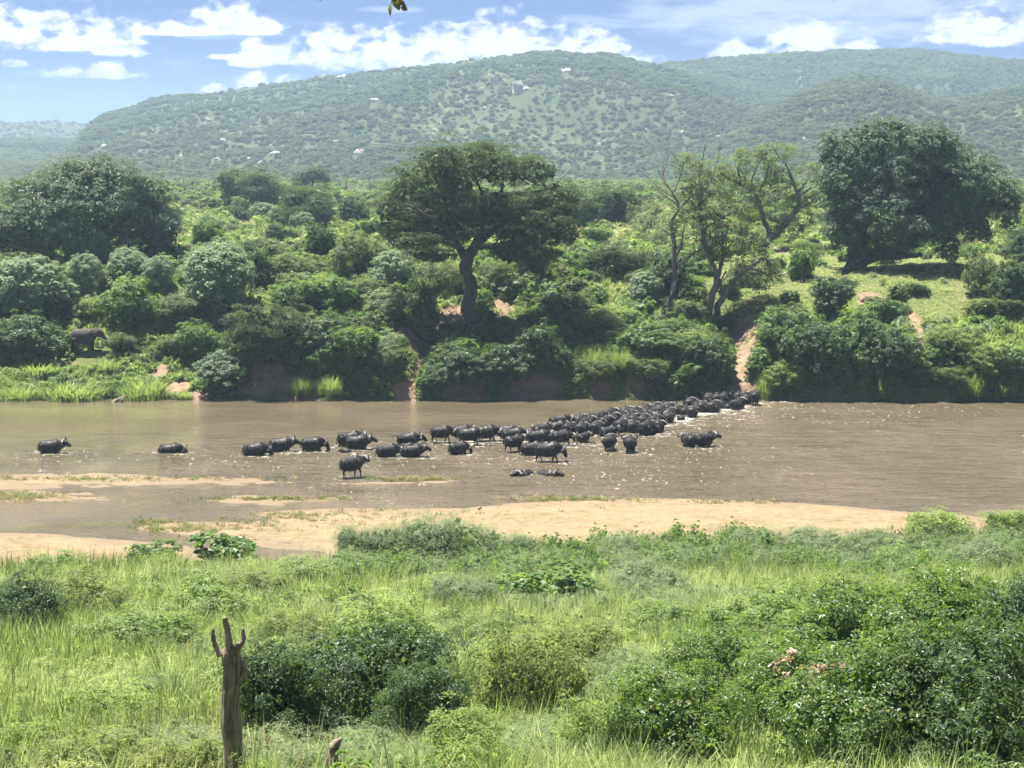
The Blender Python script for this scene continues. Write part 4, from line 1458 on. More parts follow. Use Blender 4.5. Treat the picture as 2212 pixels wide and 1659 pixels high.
# centre: flat-layered thorn tree standing on the eroded bank
B = at(1022, 712)
Y = B.y
pads = [(1000, 345, 88, 26), (925, 378, 86, 28), (1082, 368, 84, 32), (1150, 372, 62, 30), (880, 430, 66, 26), (1195, 425, 50, 34), (955, 428, 84, 28), (1068, 436, 66, 26), (1132, 462, 84, 34), (1208, 470, 40, 34),
        (858, 478, 46, 26), (930, 488, 80, 28), (1000, 470, 60, 24), (1182, 510, 46, 20), (898, 522, 60, 18), (1096, 502, 62, 22), (1165, 545, 62, 15), (950, 335, 50, 20), (1040, 330, 50, 18), (870, 400, 40, 20), (985, 400, 48, 22),
        (1110, 555, 46, 12), (1225, 440, 34, 36), (930, 555, 50, 14), (862, 512, 44, 22), (835, 455, 30, 30), (1215, 505, 44, 30), (1040, 470, 60, 26), (905, 460, 60, 30), (1180, 480, 60, 32), (980, 515, 46, 16), (1100, 535, 60, 18)]
bl = local_blobs(B, Y, pads, rg, .9, .75)
main = [limb(B, Y, [(1026, 726), (1021, 690), (1016, 640), (1011, 590), (1008, 545)], [22, 16, 14.5, 13.5, 14], rg),
        limb(B, Y, [(1003, 556), (975, 505), (930, 468), (880, 440)], [9, 7.5, 5, 2], rg, -3), limb(B, Y, [(1014, 556), (1045, 517), (1090, 480), (1150, 450), (1200, 430)], [9, 7.5, 5.5, 4, 2], rg, 2),
        limb(B, Y, [(1010, 545), (1040, 500), (1048, 440), (1020, 370)], [6.5, 5, 4.5, 2], rg, 2), limb(B, Y, [(1045, 470), (1080, 420), (1090, 370)], [4, 3, 1.5], rg), limb(B, Y, [(990, 535), (950, 520), (890, 520)], [4, 3, 1.2], rg, -3),
        limb(B, Y, [(1030, 535), (1090, 535), (1165, 550)], [4, 3, 1.2], rg, -3), limb(B, Y, [(960, 490), (960, 430), (930, 370)], [4.5, 3, 1.5], rg)]
tw = []
for p_ in main[1:]:
    tw += grow(p_, rg, 2, 4, .4, .02)
dead = [limb(B, Y, [(1200, 400), (1225, 370), (1250, 345)], [2, 1.4, .5], rg), limb(B, Y, [(1180, 380), (1195, 355), (1215, 340)], [2, 1.2, .4], rg), limb(B, Y, [(1195, 355), (1186, 340)], [1.2, .4], rg)]
roots = [limb(B, Y, [(1018, 700), (1000, 725), (985, 745)], [8, 5, 2], rg, -1.5), limb(B, Y, [(1026, 705), (1040, 735), (1048, 752)], [8, 5, 2], rg, -1.5), limb(B, Y, [(1022, 705), (1022, 735), (1015, 760)], [8, 5, 2], rg, -2)]
tree('thorn_tree', 'tall flat-layered thorn tree with a thick bare trunk rising from the eroded bank mid river', B,
     crown_mesh('thorn_crown', bl, L['acacia'], 760, 1.15, 66, .28, .30, .34, 17, .16, .5, spread=.5),
     limbs_mesh('thorn_trunk', main + tw, BARK_DARK, 9), [('root', limbs_mesh('thorn_roots', roots, BARK_DARK, 6)), ('dead_branch', limbs_mesh('thorn_dead_branch', dead, BARK_GREY, 5, n=8))])

# right of centre: half-bare tree on a swollen base
B = at(1447, 690)
Y = B.y
THIN = .78
main = [limb(B, Y, [(1447, 694), (1446, 670), (1455, 620), (1458, 583), (1456, 510)], [15, 10, 7.5, 7, 6], rg), limb(B, Y, [(1456, 514), (1450, 480), (1465, 449), (1451, 416), (1428, 380), (1414, 350)], [5.5, 5, 4, 3, 2, .8], rg),
        limb(B, Y, [(1463, 580), (1492, 552), (1518, 536)], [4.5, 3.6, 2.5], rg, -1), limb(B, Y, [(1456, 512), (1430, 494), (1400, 470)], [3.6, 2.5, 1], rg, 1), limb(B, Y, [(1452, 420), (1468, 385), (1478, 345)], [2.8, 2, .6], rg),
        limb(B, Y, [(1464, 452), (1492, 428), (1512, 400)], [3, 2, .6], rg, 1), limb(B, Y, [(1458, 560), (1470, 530), (1476, 495)], [4, 3, 1.5], rg, -.6), limb(B, Y, [(1440, 400), (1432, 370), (1432, 345)], [1.8, 1.2, .4], rg)]
tw = []
for p_ in main[1:]:
    tw += grow(p_, rg, 2, 4, .42, .02)
stump = [limb(B, Y, [(1436, 698), (1434, 678), (1431, 664)], [10, 8, 3], rg, -.8), limb(B, Y, [(1452, 690), (1466, 702), (1478, 712)], [8, 5, 2], rg, -1)]
bl = local_blobs(B, Y, [(1412, 478, 42, 16), (1440, 462, 40, 20), (1476, 492, 36, 18), (1430, 510, 34, 16), (1500, 470, 28, 16), (1392, 500, 30, 14), (1460, 440, 24, 14)], rg, .9, .6)
tree('half_bare_tree', 'slender half-bare tree with a swollen broken base and pale sparse leaves', B,
     crown_mesh('half_bare_crown', bl, L['pale'], 160, .65, 28, .26, .4, .5, 19, .0, .4), limbs_mesh('half_bare_trunk', main + tw, BARK_PALE, 8), [('broken_base', limbs_mesh('half_bare_base', stump, BARK_PALE, 8))])

# twin-trunked sparse tree at the top of the trail
B = at(1540, 690)
Y = B.y
main = [limb(B, Y, [(1528, 694), (1536, 640), (1550, 594), (1534, 550), (1516, 507), (1509, 456), (1512, 420), (1505, 375)], [12, 10, 8.5, 7, 6, 5, 3.5, 1.5], rg), limb(B, Y, [(1552, 596), (1563, 560), (1562, 530), (1575, 490)], [6, 5, 4, 2], rg, 1),
        limb(B, Y, [(1544, 690), (1560, 645), (1580, 610), (1612, 576), (1640, 556)], [10, 9, 7.5, 6, 3], rg, -1), limb(B, Y, [(1563, 535), (1535, 512), (1520, 500)], [3, 2.5, 1.5], rg), limb(B, Y, [(1560, 645), (1556, 610), (1566, 585)], [3, 3, 2], rg),
        limb(B, Y, [(1512, 440), (1545, 415), (1572, 390)], [3, 2, .8], rg, 1), limb(B, Y, [(1514, 500), (1560, 470), (1600, 455)], [3.5, 2.5, 1], rg, -1), limb(B, Y, [(1508, 400), (1516, 350), (1520, 310)], [2.4, 1.4, .4], rg), limb(B, Y, [(1610, 577), (1650, 590), (1672, 612)], [3, 2, .8], rg, -1)]
tw = []
for p_ in main:
    tw += grow(p_, rg, 2, 4, .36, .02)
bl = local_blobs(B, Y, [(1498, 372, 34, 22), (1530, 395, 34, 24), (1500, 430, 34, 24), (1535, 450, 44, 30), (1520, 492, 44, 28), (1565, 492, 50, 32), (1602, 530, 46, 24), (1640, 575, 40, 22), (1660, 600, 26, 16), (1590, 465, 40, 26), (1550, 540, 34, 22), (1620, 555, 34, 20),
                        (1480, 350, 22, 14), (1560, 375, 24, 14), (1640, 610, 24, 14)], rg, .9, .6)
tree('twin_trunk_tree', 'gnarled sparse tree with two leaning trunks at the head of the buffalo trail', B,
     crown_mesh('twin_crown', bl, L['olive'], 520, .75, 32, .27, .5, .7, 23, .0, .35), limbs_mesh('twin_trunk', main + tw, BARK_PALE, 8))

# old gnarled tree further back, left of the leaning one
B = at(1640, 541)
Y = B.y
main = [limb(B, Y, [(1634, 545), (1664, 512), (1691, 489), (1716, 455), (1724, 430), (1712, 390), (1692, 345)], [13, 11, 9, 7.5, 6.5, 5, 2], rg), limb(B, Y, [(1664, 508), (1645, 462), (1630, 416), (1590, 392), (1556, 372)], [8, 7, 6, 4.5, 1.5], rg, 2),
        limb(B, Y, [(1626, 540), (1618, 528), (1632, 514)], [5, 4, 2], rg, -1), limb(B, Y, [(1722, 420), (1740, 395), (1758, 372)], [4, 3, 1], rg, 1), limb(B, Y, [(1634, 425), (1650, 390), (1660, 355)], [3.5, 2.5, 1], rg), limb(B, Y, [(1716, 455), (1745, 440), (1775, 425)], [3.5, 2.5, 1], rg, -1),
        limb(B, Y, [(1600, 396), (1596, 365), (1604, 335)], [3, 2, .8], rg)]
tw = []
for p_ in main:
    tw += grow(p_, rg, 2, 4, .36, .025)
bl = local_blobs(B, Y, [(1692, 345, 40, 26), (1728, 398, 36, 28), (1600, 365, 46, 26), (1645, 375, 44, 30), (1665, 445, 46, 32), (1722, 470, 34, 28), (1612, 430, 42, 26), (1690, 410, 32, 28), (1760, 380, 30, 26), (1640, 490, 40, 26), (1700, 505, 36, 22), (1580, 400, 28, 20),
                        (1760, 450, 26, 30), (1670, 330, 28, 18), (1625, 335, 30, 16)], rg, .9, .6)
tree('gnarled_tree', 'old gnarled tree with twisted grey limbs between the twin-trunked and the leaning tree', B,
     crown_mesh('gnarled_crown', bl, L['olive'], 560, .80, 32, .30, .45, .6, 29, .0, .35), limbs_mesh('gnarled_trunk', main + tw, BARK_PALE, 8))

THIN = 1.0
# ------------------------------------------------------------------ bushes of the far bank, each where it stands
for row in [
    # left group
    ('round', 193, 575, 104, 485, 'small silvery dome bush directly against the huge dark domed tree'),
    ('round', 70, 690, 190, 549, 'big olive-silver bush at the left edge above the shaded bank'),
    ('round', 185, 655, 92, 545, 'grey-green bush between the big olive-silver one and the silvery dome above it'),
    ('round', 275, 625, 98, 532, 'silvery bush right of the grey-green one, under the dark tree'),
    ('round', 345, 640, 78, 549, 'silvery bush squeezed between its larger neighbour and the biggest pale dome'),
    ('round', 472, 690, 182, 521, 'biggest pale silvery dome bush with dark shaded underside'),
    ('dark', 565, 640, 70, 528, 'dark bush tucked against the biggest pale dome'),
    ('leafy', 285, 735, 120, 598, 'bright green leafy bush up the slope from the elephant, beyond its head'),
    ('olive', 385, 712, 90, 625, 'leafy bush below the silvery ones with a pale sprig'),
    ('sunny', 200, 690, 76, 640, 'sunlit yellow-green bush just above the elephant back'),
    ('olive', 260, 774, 56, 712, 'bush the elephant holds its head into'),
    ('dark', 60, 790, 150, 665, 'dark bush in the shade at the left edge above the grassy shore'),
    ('dark', 120, 700, 70, 630, 'dark bush in shade behind the elephant'),
    ('leafy', -5, 800, 60, 690, 'green bush cut off by the picture edge above the grassy shore'),
    ('feather', 575, 825, 150, 640, 'dark feathery thorn bush with level twigs on the shaded bank'),
    ('leafy', 430, 800, 110, 700, 'green bush on the shaded bank between sand slide and feathery thorn bush'),
    ('dark', 495, 850, 130, 760, 'dark bush hanging over the water right of the sand slide'),
    ('olive', 370, 775, 60, 725, 'small olive bush above the sand slide'),
    # middle left
    ('leafy', 632, 715, 110, 600, 'broad leafy green bush left of its twin on the middle bank'),
    ('leafy', 722, 700, 112, 590, 'broad leafy green bush, the right one of two on the middle bank'),
    ('dark', 690, 790, 130, 680, 'dark leafy bush beneath the two broad green ones'),
    ('pale', 832, 715, 108, 622, 'pale feathery green mound on the bank left of the thorn tree'),
    ('round', 846, 640, 112, 540, 'grey-green round bush with open stems left of the thorn tree trunk'),
    ('olive', 768, 600, 120, 500, 'grey olive bush behind the reddish bare patch'),
    ('dark', 690, 560, 66, 480, 'dark conical bush at the right end of the reddish bare patch'),
    ('olive', 640, 610, 120, 548, 'low olive bush in front of the reddish bare patch'),
    ('leafy', 768, 820, 110, 706, 'broad-leaved glossy bush low on the bank above bright grass'),
    ('pale', 838, 812, 84, 716, 'pale tufted bush right of the broad-leaved glossy one'),
    ('olive', 800, 660, 80, 600, 'small olive bush above the pale feathery mound'),
    ('dark', 905, 690, 70, 600, 'dark bush between the round open-stemmed bush and thorn tree trunk'),
    ('sunny', 690, 640, 60, 590, 'sunlit bush peeping between the two broad green ones'),
    # under the thorn tree
    ('olive', 960, 640, 80, 560, 'grey olive bush left beside the thorn tree trunk'),
    ('olive', 1070, 625, 70, 560, 'leafy bush right beside the thorn tree trunk'),
    ('feather', 1150, 615, 84, 508, 'dark fine-leaved bush under the right side of the thorn tree'),
    ('dark', 1000, 850, 120, 745, 'dark bush in shade below the thorn tree roots, left one'),
    ('dark', 1095, 850, 120, 735, 'dark bush in shade below the thorn tree roots, right one'),
    ('dark', 945, 855, 70, 790, 'low dark bush beside the little sand cone at the water'),
    ('dark', 1165, 835, 120, 700, 'dark green bush where the thorn tree shade ends'),
    ('dark', 1230, 720, 110, 620, 'dark bush in the shade right of the thorn tree'),
    ('olive', 1085, 745, 70, 700, 'small bush on the shaded scarp right of the roots'),
    # right of centre
    ('feather', 1305, 607, 100, 515, 'small umbrella tree with several dark stems, left of the half-bare tree'),
    ('round', 1394, 660, 88, 586, 'pale silvery bush left beside the half-bare tree'),
    ('dark', 1434, 640, 96, 538, 'dark bush standing behind the half-bare tree'),
    ('olive', 1380, 595, 60, 530, 'small grey bush between the umbrella tree and the dark bush'),
    ('sunny', 1330, 735, 120, 660, 'sunlit herb mound below the pale silvery bush'),
    ('leafy', 1420, 770, 130, 690, 'green herb mound beneath the swollen base of the half-bare tree'),
    ('sunny', 1480, 790, 90, 715, 'yellow-green herb mound left of the shaded trail foot'),
    ('olive', 1300, 845, 100, 770, 'brushy overhanging bush at the water below bright grass'),
    ('olive', 1400, 848, 110, 770, 'brushy overhanging bush at the water, nearer the landing'),
    ('dark', 1540, 840, 110, 720, 'dark bush in shade left of the landing'),
    ('leafy', 1490, 850, 90, 790, 'green bush by the water left of the dark one at the landing'),
    ('dark', 1560, 720, 60, 680, 'small dark bush between the feet of the twin trunks and trail'),
    ('leafy', 1722, 612, 62, 529, 'green bush with dark hollow beside a pale fallen log'),
    ('olive', 1600, 620, 60, 570, 'small bush behind the leaning twin trunk'),
    ('dark', 1800, 682, 106, 588, 'dense dark-green ball bush left below the leaning tree'),
    ('leafy', 1690, 790, 120, 660, 'green bush at the top right of the buffalo trail'),
    ('dark', 1770, 850, 140, 680, 'dark bush above the water, left of the tallest in the right thicket'),
    ('leafy', 1850, 855, 130, 665, 'tallest leafy bush in the thicket above the water on the right bank'),
    ('dark', 1930, 850, 110, 700, 'dark bush between the tallest thicket bush and the sandy gully'),
    ('sunny', 1690, 862, 100, 785, 'yellow-green reedy bush right of the landing at the waterline'),
    ('leafy', 1910, 705, 90, 640, 'bush on the lip of the right bank beside a brown mound'),
    ('olive', 2125, 640, 80, 545, 'olive bush in front of the shade of the leaning tree'),
    ('dark', 2190, 690, 110, 555, 'dark bush at the right edge below the leaning tree'),
    ('dark', 2205, 560, 70, 490, 'dark bush at the right edge beyond the leaning tree'),
    ('olive', 2140, 700, 120, 640, 'low olive bush on the grass slope at the right edge'),
    ('sunny', 2060, 780, 120, 695, 'yellow-green bush right of the sandy gully'),
    ('sunny', 2130, 830, 130, 735, 'yellow-green bush below another, right of the sandy gully'),
    ('leafy', 2205, 850, 110, 740, 'green bush at the right edge by the water'),
    ('olive', 2060, 858, 110, 790, 'low bush with dry stems at the water below the sandy gully'),
    ('dark', 1985, 855, 70, 790, 'small dark bush at the water at the foot of the sandy gully'),
    ('leafy', 1980, 640, 50, 610, 'small low bush in the middle of the grass slope'),
    # further back
    ('leafy', 445, 535, 76, 480, 'green bush beside the right flank of the huge dark domed tree'),
    ('feather', 505, 560, 110, 525, 'low grey bush behind the biggest pale dome'),
    ('dark', 597, 520, 50, 480, 'small dark bush on the sunny grass clearing'),
    ('feather', 668, 492, 112, 385, 'tall feathery thorn bush beyond the grass clearing'),
    ('dark', 757, 484, 66, 425, 'dark leafy bush between feathery thorn bush and thorn tree'),
    ('leafy', 800, 520, 70, 470, 'pale leafy bush against the left side of the thorn tree crown'),
    ('feather', 1318, 482, 116, 388, 'rounded green thorn tree beyond the umbrella tree'),
    ('feather', 1262, 490, 80, 420, 'grey-green bush against the right side of the thorn tree crown'),
    ('olive', 1395, 490, 70, 430, 'olive bush behind the half-bare tree crown'),
    ('leafy', 1290, 530, 60, 490, 'small bush on the pale grass left of the half-bare tree'),
    ('dark', 517, 478, 40, 440, 'narrow dark bush before the dark tree group on the plain'),
    ('leafy', 1525, 560, 60, 515, 'bush behind the forked limb of the twin-trunked tree'),
    ('sunny', 1740, 565, 60, 515, 'sunlit yellow-green bush behind the gnarled tree'),
]:
    bush_px(*row, lift=.24 if row[2] > 690 else .1 if row[2] > 600 else 0.0)

# small trees on the plain
def plain_tree(label, px, base, bl, mat, trunkpts, n=160, seed=1, tuft=.9, leaf=.34):
    B_ = at(px, base)
    Y_ = B_.y
    rg_ = np.random.default_rng(seed)
    s = px_size(Y_) / 0.058
    blb = local_blobs(B_, Y_, bl, rg_, .9, .5)
    tr_ = [limb(B_, Y_, p_, r_, rg_) for p_, r_ in trunkpts]
    return tree('plain_tree', label, B_, crown_mesh('plain_crown', blb, L[mat], n, tuft * s, 30, leaf * s, .4, .5, seed, .15, .4), limbs_mesh('plain_trunk', tr_, BARK_DARK, 7))


plain_tree('dark spreading tree on the plain, left one of a touching pair', 512, 455, [(512, 408, 34, 22), (500, 395, 26, 16), (535, 400, 30, 20)], 'acacia', [([(512, 462), (510, 435), (500, 410)], [3, 2.5, 1]), ([(510, 440), (530, 412)], [2, 1])], seed=31)
plain_tree('dark spreading tree on the plain, right one of a touching pair', 566, 468, [(570, 420, 38, 34), (548, 400, 28, 18), (582, 440, 28, 24), (560, 392, 24, 14)], 'acacia', [([(560, 474), (562, 440), (570, 410)], [3.2, 2.6, 1])], 190, seed=32)
plain_tree('small open-crowned tree poking above the feathery thorn bush', 672, 420, [(672, 378, 24, 12), (655, 388, 20, 9), (692, 384, 18, 10)], 'acacia', [([(673, 432), (671, 405), (664, 380)], [2.4, 1.8, .8]), ([(671, 405), (684, 384)], [1.5, .6])], 70, seed=33, tuft=.7)
for px, base, top, sw, lab in [(401, 432, 382, -6, 'small dead tree standing beside the huge dark domed tree'), (745, 430, 368, 5, 'thin bare leaning snag on the plain left of the thorn tree'), (803, 440, 372, -5, 'thin bare forked snag nearest the thorn tree crown on the plain')]:
    B = at(px, base)
    Y = B.y
    main = [limb(B, Y, [(px, base + 3), (px + sw * .3, (base * 2 + top) / 3), (px + sw, top)], [1.6, 1.3, .5], rg), limb(B, Y, [(px + sw * .3, (base + top) / 2), (px + 8, top + 14)], [1, .4], rg), limb(B, Y, [(px + sw * .4, (base + top) / 2 - 6), (px - 9, top + 10)], [1, .4], rg)]
    o = thing('dead_tree', lab, 'dead tree', (B.x, B.y, B.z))
    obj('trunk', limbs_mesh('snag_trunk', main, BARK_SNAG, 6, n=8), o)

# scattered bushes on the plain: the nearest ones singly
rg = np.random.default_rng(77)
cnt = 0
taken, rows = [], []
while cnt < 190:
    Yb = 236 + 330 * rg.random() ** 1.25
    xb = (rg.random() * 2 - 1) * (Yb * .285 + 2)
    if Yb < 262 and -2 < xb < 62:
        continue
    if bare_at(np.array(xb), np.array(Yb)) > .3 or vnoise(xb, Yb, 28, 44) > .22:
        continue
    if any(abs(xb - a) < 2.0 and abs(Yb - c) < 3.0 for a, c in taken):
        continue
    taken.append((xb, Yb))
    hgt_b = (1.5 + 2.6 * rg.random() ** 1.6) * (0.75 if Yb < 275 else 1)
    key = ['olive', 'leafy', 'feather', 'pale', 'olive', 'dark', 'feather', 'round'][int(rg.integers(8))]
    z = float(gz(xb, Yb))
    o = put_bush(key, (xb, Yb, z - .1), hgt_b * (1.2 + .7 * rg.random()), hgt_b, None, group='bushes scattered over the plain')
    rows.append((o, ('large ' if hgt_b > 2.7 else 'small ' if hgt_b < 1.9 else '') + LOOK[key] + ' bush', xb, Yb))
    cnt += 1

name_plants(rows, [((p - 1106) / FPX, z_) for p, z_ in ((60, 'far left'), (330, 'beside the domed tree'), (520, 'by the tree pair'), (690, 'by the feathery thorn bush'), (880, 'left of the thorn trunk'), (1130, 'right of the thorn trunk'),
            (1320, 'by the umbrella tree'), (1480, 'behind the half-bare tree'), (1620, 'by the gnarled tree'), (1760, 'left of the leaning tree'), (1960, 'behind the leaning tree'), (2150, 'far right'))],
            [(262, 'on the bank top'), (310, 'on the near plain'), (390, 'on the middle plain'), (9999, 'deep in the plain')])

# the rest of the thicket towards the hills, one mass
def scat_args(n, fx, seed, smin, smax, kinds, asp=1.0, tilt=.15):
    rg_ = np.random.default_rng(seed)
    P = fx(rg_, n)
    n = len(P)
    sc = smin + (smax - smin) * rg_.random(n) ** 1.6
    rot = np.stack([rg_.normal(size=n) * tilt, rg_.normal(size=n) * tilt, rg_.random(n) * 6.283], 1)
    return P, rot, np.stack([sc * asp, sc * asp, sc], 1), rg_.integers(0, kinds, n)


tiny = [c for key in ('tiny', 'tinygreen') for c, _ in BUSH[key]]


def far_plain(rg_, n):
    Yb = 420 + 700 * rg_.random(n) ** 0.9
    xb = (rg_.random(n) * 2 - 1) * (Yb * .36)
    ok = vnoise(xb, Yb, 30, 44) < .2
    xb, Yb = xb[ok], Yb[ok]
    return np.stack([xb, Yb, gz(xb, Yb) - .15], 1)


P, rot, scl, idx = scat_args(5200, far_plain, 5, 1.5, 4.2, 6, 1.45, .08)
scatter('plain_thicket', tiny, P, rot, scl, idx)

# hillside wood: small trees and bushes, too many to count
hill_kinds = []
for v in range(5):
    rgv = np.random.default_rng(900 + v)
    bl = [(0, 0, .55, .42, .42, .38)] + [((rgv.random() - .5) * .6, (rgv.random() - .5) * .6, .35 + .3 * rgv.random(), .25, .25, .25) for _ in range(3)]
    hill_kinds.append(crown_mesh('hill_bush', bl, L['hill'], 26, .2, 12, .20, .7, .8, 900 + v, .3, .5, zmin=-.1))

ROCKS = [(1128, 195, 34, 15, 'steep pale rock slab on the upper middle of the main hill'), (1222, 155, 16, 8, 'pale rock at the top end of the steep slab'), (1396, 284, 10, 5, 'pale rock on the lower slope right of the saddle'), (1551, 300, 12, 8, 'pinkish round rock low on the slope above the bare trees'),
         (1473, 288, 9, 5, 'small pale rock left of the pinkish round one'), (1451, 211, 14, 6, 'flat pale rock below the saddle of the hills'), (1726, 184, 7, 14, 'narrow white rock streak in the ravine beside the knoll'), (1851, 176, 10, 6, 'pale rock near the top of the wooded knoll'),
         (1738, 303, 9, 5, 'pale rock peeping over the leaning tree'), (1591, 231, 9, 5, 'pale rock in mid slope below the ravine'), (452, 263, 12, 6, 'pale rock high above the huge dark domed tree'), (482, 308, 14, 7, 'rock pair lower on the slope above the silvery bushes'),
         (590, 336, 16, 9, 'large pale boulders above the plain, left of centre'), (537, 346, 13, 7, 'pale boulders left of the large ones above the plain'), (565, 356, 11, 8, 'upright pale boulder just under the large ones'), (727, 312, 12, 8, 'tilted pale slab above the feathery thorn bush'),
         (775, 333, 14, 9, 'blocky rock outcrop left of the thorn tree top'), (810, 219, 16, 6, 'long pale slab on the upper left slope'), (740, 170, 17, 7, 'pale rock band just below the left skyline'), (465, 202, 18, 6, 'pale rock on the skyline at the left shoulder'), (225, 318, 14, 6, 'pale rock on the slope over the huge dark domed tree top'),
         (472, 347, 12, 6, 'low pale rock left at the foot of the hill'), (677, 321, 9, 6, 'small pale rock left of the tilted slab'), (800, 338, 11, 6, 'low rock right of the blocky outcrop'), (700, 168, 9, 5, 'small rock left end of the skyline rock band'), (1290, 330, 8, 5, 'small pale rock low behind the thorn tree'),
         (1765, 210, 9, 5, 'pale rock between the ravine and the knoll'), (610, 318, 9, 6, 'small pale boulder right above the large boulders')]
rock_xy = []
m_, t_ = new_mat('pale_granite')
P_ = t_.n('ShaderNodeTexCoord').outputs['Object']
n_ = t_.noise(P_, 1.2, 5, .65)
b_ = t_.n('ShaderNodeBsdfPrincipled', {'Base Color': t_.mix(t_.ramp(n_, .35, .65), (0.25, 0.215, 0.185), (0.40, 0.36, 0.32)), 'Roughness': .9, 'Normal': t_.n('ShaderNodeBump', {'Strength': .8, 'Distance': .3, 'Height': n_})})
t_.out(b_)
ROCK_MAT = m_


def boulder_mesh(seed):
    bm = bmesh.new()
    bmesh.ops.create_icosphere(bm, subdivisions=2, radius=1)
    rg_ = np.random.default_rng(seed)
    pl = [(Vector(unit(rg_.normal(size=(1, 3)))[0]), .55 + .4 * rg_.random()) for _ in range(9)]
    for v in bm.verts:
        for nrm, dd in pl:
            d = v.co.dot(nrm)
            if d > dd:
                v.co -= nrm * (d - dd) * .9
        v.co *= 1 + .05 * rg_.normal()
    me = bpy.data.meshes.new('boulder')
    bm.to_mesh(me)
    bm.free()
    me.materials.append(ROCK_MAT)
    return me


BOULD = [boulder_mesh(s) for s in range(5)]
rgr = np.random.default_rng(5)
for px, py, wpx, hpx, lab in ROCKS:
    q = at(px, py)
    s = px_size(q.y)
    o = thing('rock_outcrop', lab, 'rock', (q.x, q.y, q.z), rgr.random() * .6 - .3)
    for k in range(int(rgr.integers(3, 6))):
        b_ = obj('boulder', BOULD[int(rgr.integers(5))], o)
        b_.location = ((rgr.random() - .5) * wpx * s * .75, (rgr.random() - .5) * 6, (rgr.random() - .35) * hpx * s * .7)
        b_.scale = (wpx * s * (.42 + .3 * rgr.random()), wpx * s * .36, hpx * s * (.7 + .5 * rgr.random()))
        b_.rotation_euler = (rgr.random() * .5, -.35 * rgr.random(), rgr.random() * 6)
    rock_xy.append((q.x, q.y, wpx * s))


def hill_pts(rg_, n):
    Yb = 1000 + 1750 * rg_.random(n) ** .85
    far = rg_.random(n) < .12
    Yb = np.where(far, 2200 + 1250 * rg_.random(n), Yb)
    xb = (rg_.random(n) * 2 - 1) * (Yb * .34)
    z = gz(xb, Yb)
    dz = gz(xb, Yb - 8.0)
    thick = .9 * fbm(xb, Yb * .5, 150, 4, 51) + .35 * fbm(xb, Yb * .6, 26, 2, 57)
    ok = (z - dz > -1.5) & (rg_.random(n) < np.clip(.66 + thick, .42, 1))
    for rx, ry, rw in rock_xy:
        ok &= ~((np.abs(xb - rx) < rw * .7) & (Yb < ry + 6) & (Yb > ry - 45))
    xb, Yb, z = xb[ok], Yb[ok], z[ok]
    return np.stack([xb, Yb, z - .4], 1)


P, rot, scl, idx = scat_args(190000, hill_pts, 6, .8, 4.2, 5, 1.25, .08)
scl = scl * (1 + .5 * np.clip(fbm(P[:, 0], P[:, 1] * .5, 150, 4, 51), -.5, .8))[:, None]
scatter('hillside_wood', hill_kinds, P, rot, scl, idx)
# ------------------------------------------------------------------ grass and herbs
bank_kinds = [blade_tuft('bank_grass', L['grass'], 34, .75, .28, .045, 1), blade_tuft('bank_grass', L['grass'], 34, .6, .32, .05, 2, .6), blade_tuft('bank_grass', L['reed'], 30, 1.05, .25, .05, 3, .35),
              herb('bank_herb', L['green'], 130, .8, .45, .17, .6, 4), herb('bank_herb', L['olive'], 130, .7, .5, .16, .5, 5), herb('bank_herb', L['bright'], 130, .7, .45, .17, .5, 6), blade_tuft('bank_grass', L['straw'], 30, .6, .3, .04, 7)]


def bank_pts(rg_, n):
    Yb = 201.2 + 62 * rg_.random(n) ** 1.1
    xb = (rg_.random(n) * 2 - 1) * (Yb * .275 + 3)
    s = Yb - shore_y(xb)
    b_ = bare_at(xb, Yb)
    ok = (s > .1) & ~((np.abs(xb - ELE.x) < 3.0) & (Yb > ELE.y - 3.2) & (Yb < ELE.y + 1)) & (b_ + .25 * (rg_.random(n) - .5) < .34)
    return np.stack([xb[ok], Yb[ok], gz(xb[ok], Yb[ok]) - .05], 1)


P, rot, scl, idx = scat_args(34000, bank_pts, 11, .45, 1.3, 7, 1.25, .2)
k = fbm(P[:, 0], P[:, 1], 9, 3, 61)
r_ = np.random.default_rng(12).random(len(P))
s_ = P[:, 1] - shore_y(P[:, 0])
idx = np.where(k > .18, np.where(r_ < .5, 0, 2), np.where(k > .0, np.where(r_ < .4, 1, 5), np.where(k > -.2, np.where(r_ < .5, 3, 1), np.where(r_ < .8, 4, 3))))
idx = np.where((r_ > .955), 6, idx)
idx = np.where((P[:, 0] > 24) & (s_ > 14) & (r_ < .8), np.where(r_ < .4, 0, 1), idx)
low = (P[:, 0] < -32) & (s_ < 9)
idx = np.where(low & (r_ < .7), np.where(r_ < .35, 2, 5), idx)
lawn = (P[:, 0] > 22) & (s_ > 12)
idx = np.where(lawn, np.where(r_ < .5, 0, 1), idx)
scl = np.where(lawn[:, None], scl * .55, scl)
reedy = (P[:, 0] > 37) & (s_ < 13) & (r_ < .75)
idx = np.where(reedy, np.where(r_ < .5, 2, 0), idx)
scl = np.where(reedy[:, None], scl * 1.35, scl)
mid = (P[:, 0] > -31) & (P[:, 0] < 25) & (s_ < 13)
idx = np.where(mid & (r_ < .75), np.where(r_ < .4, 3, 4), idx)  # darker herb colours stand in for the shade low on the middle bank
scatter('bank_grass', bank_kinds, P, rot, scl, idx)


# undergrowth: tangled low shrubs between the bushes
under = [c for key in ('tiny', 'tinygreen') for c, _ in BUSH[key]] + [herb('undergrowth', L['bright'], 260, .9, .5, .13, .5, 71), herb('undergrowth', L['pale'], 260, .9, .5, .12, .4, 72), herb('undergrowth', L['dark'], 260, .9, .5, .13, .5, 73), herb('undergrowth', L['silver'], 260, .9, .5, .12, .5, 74)]


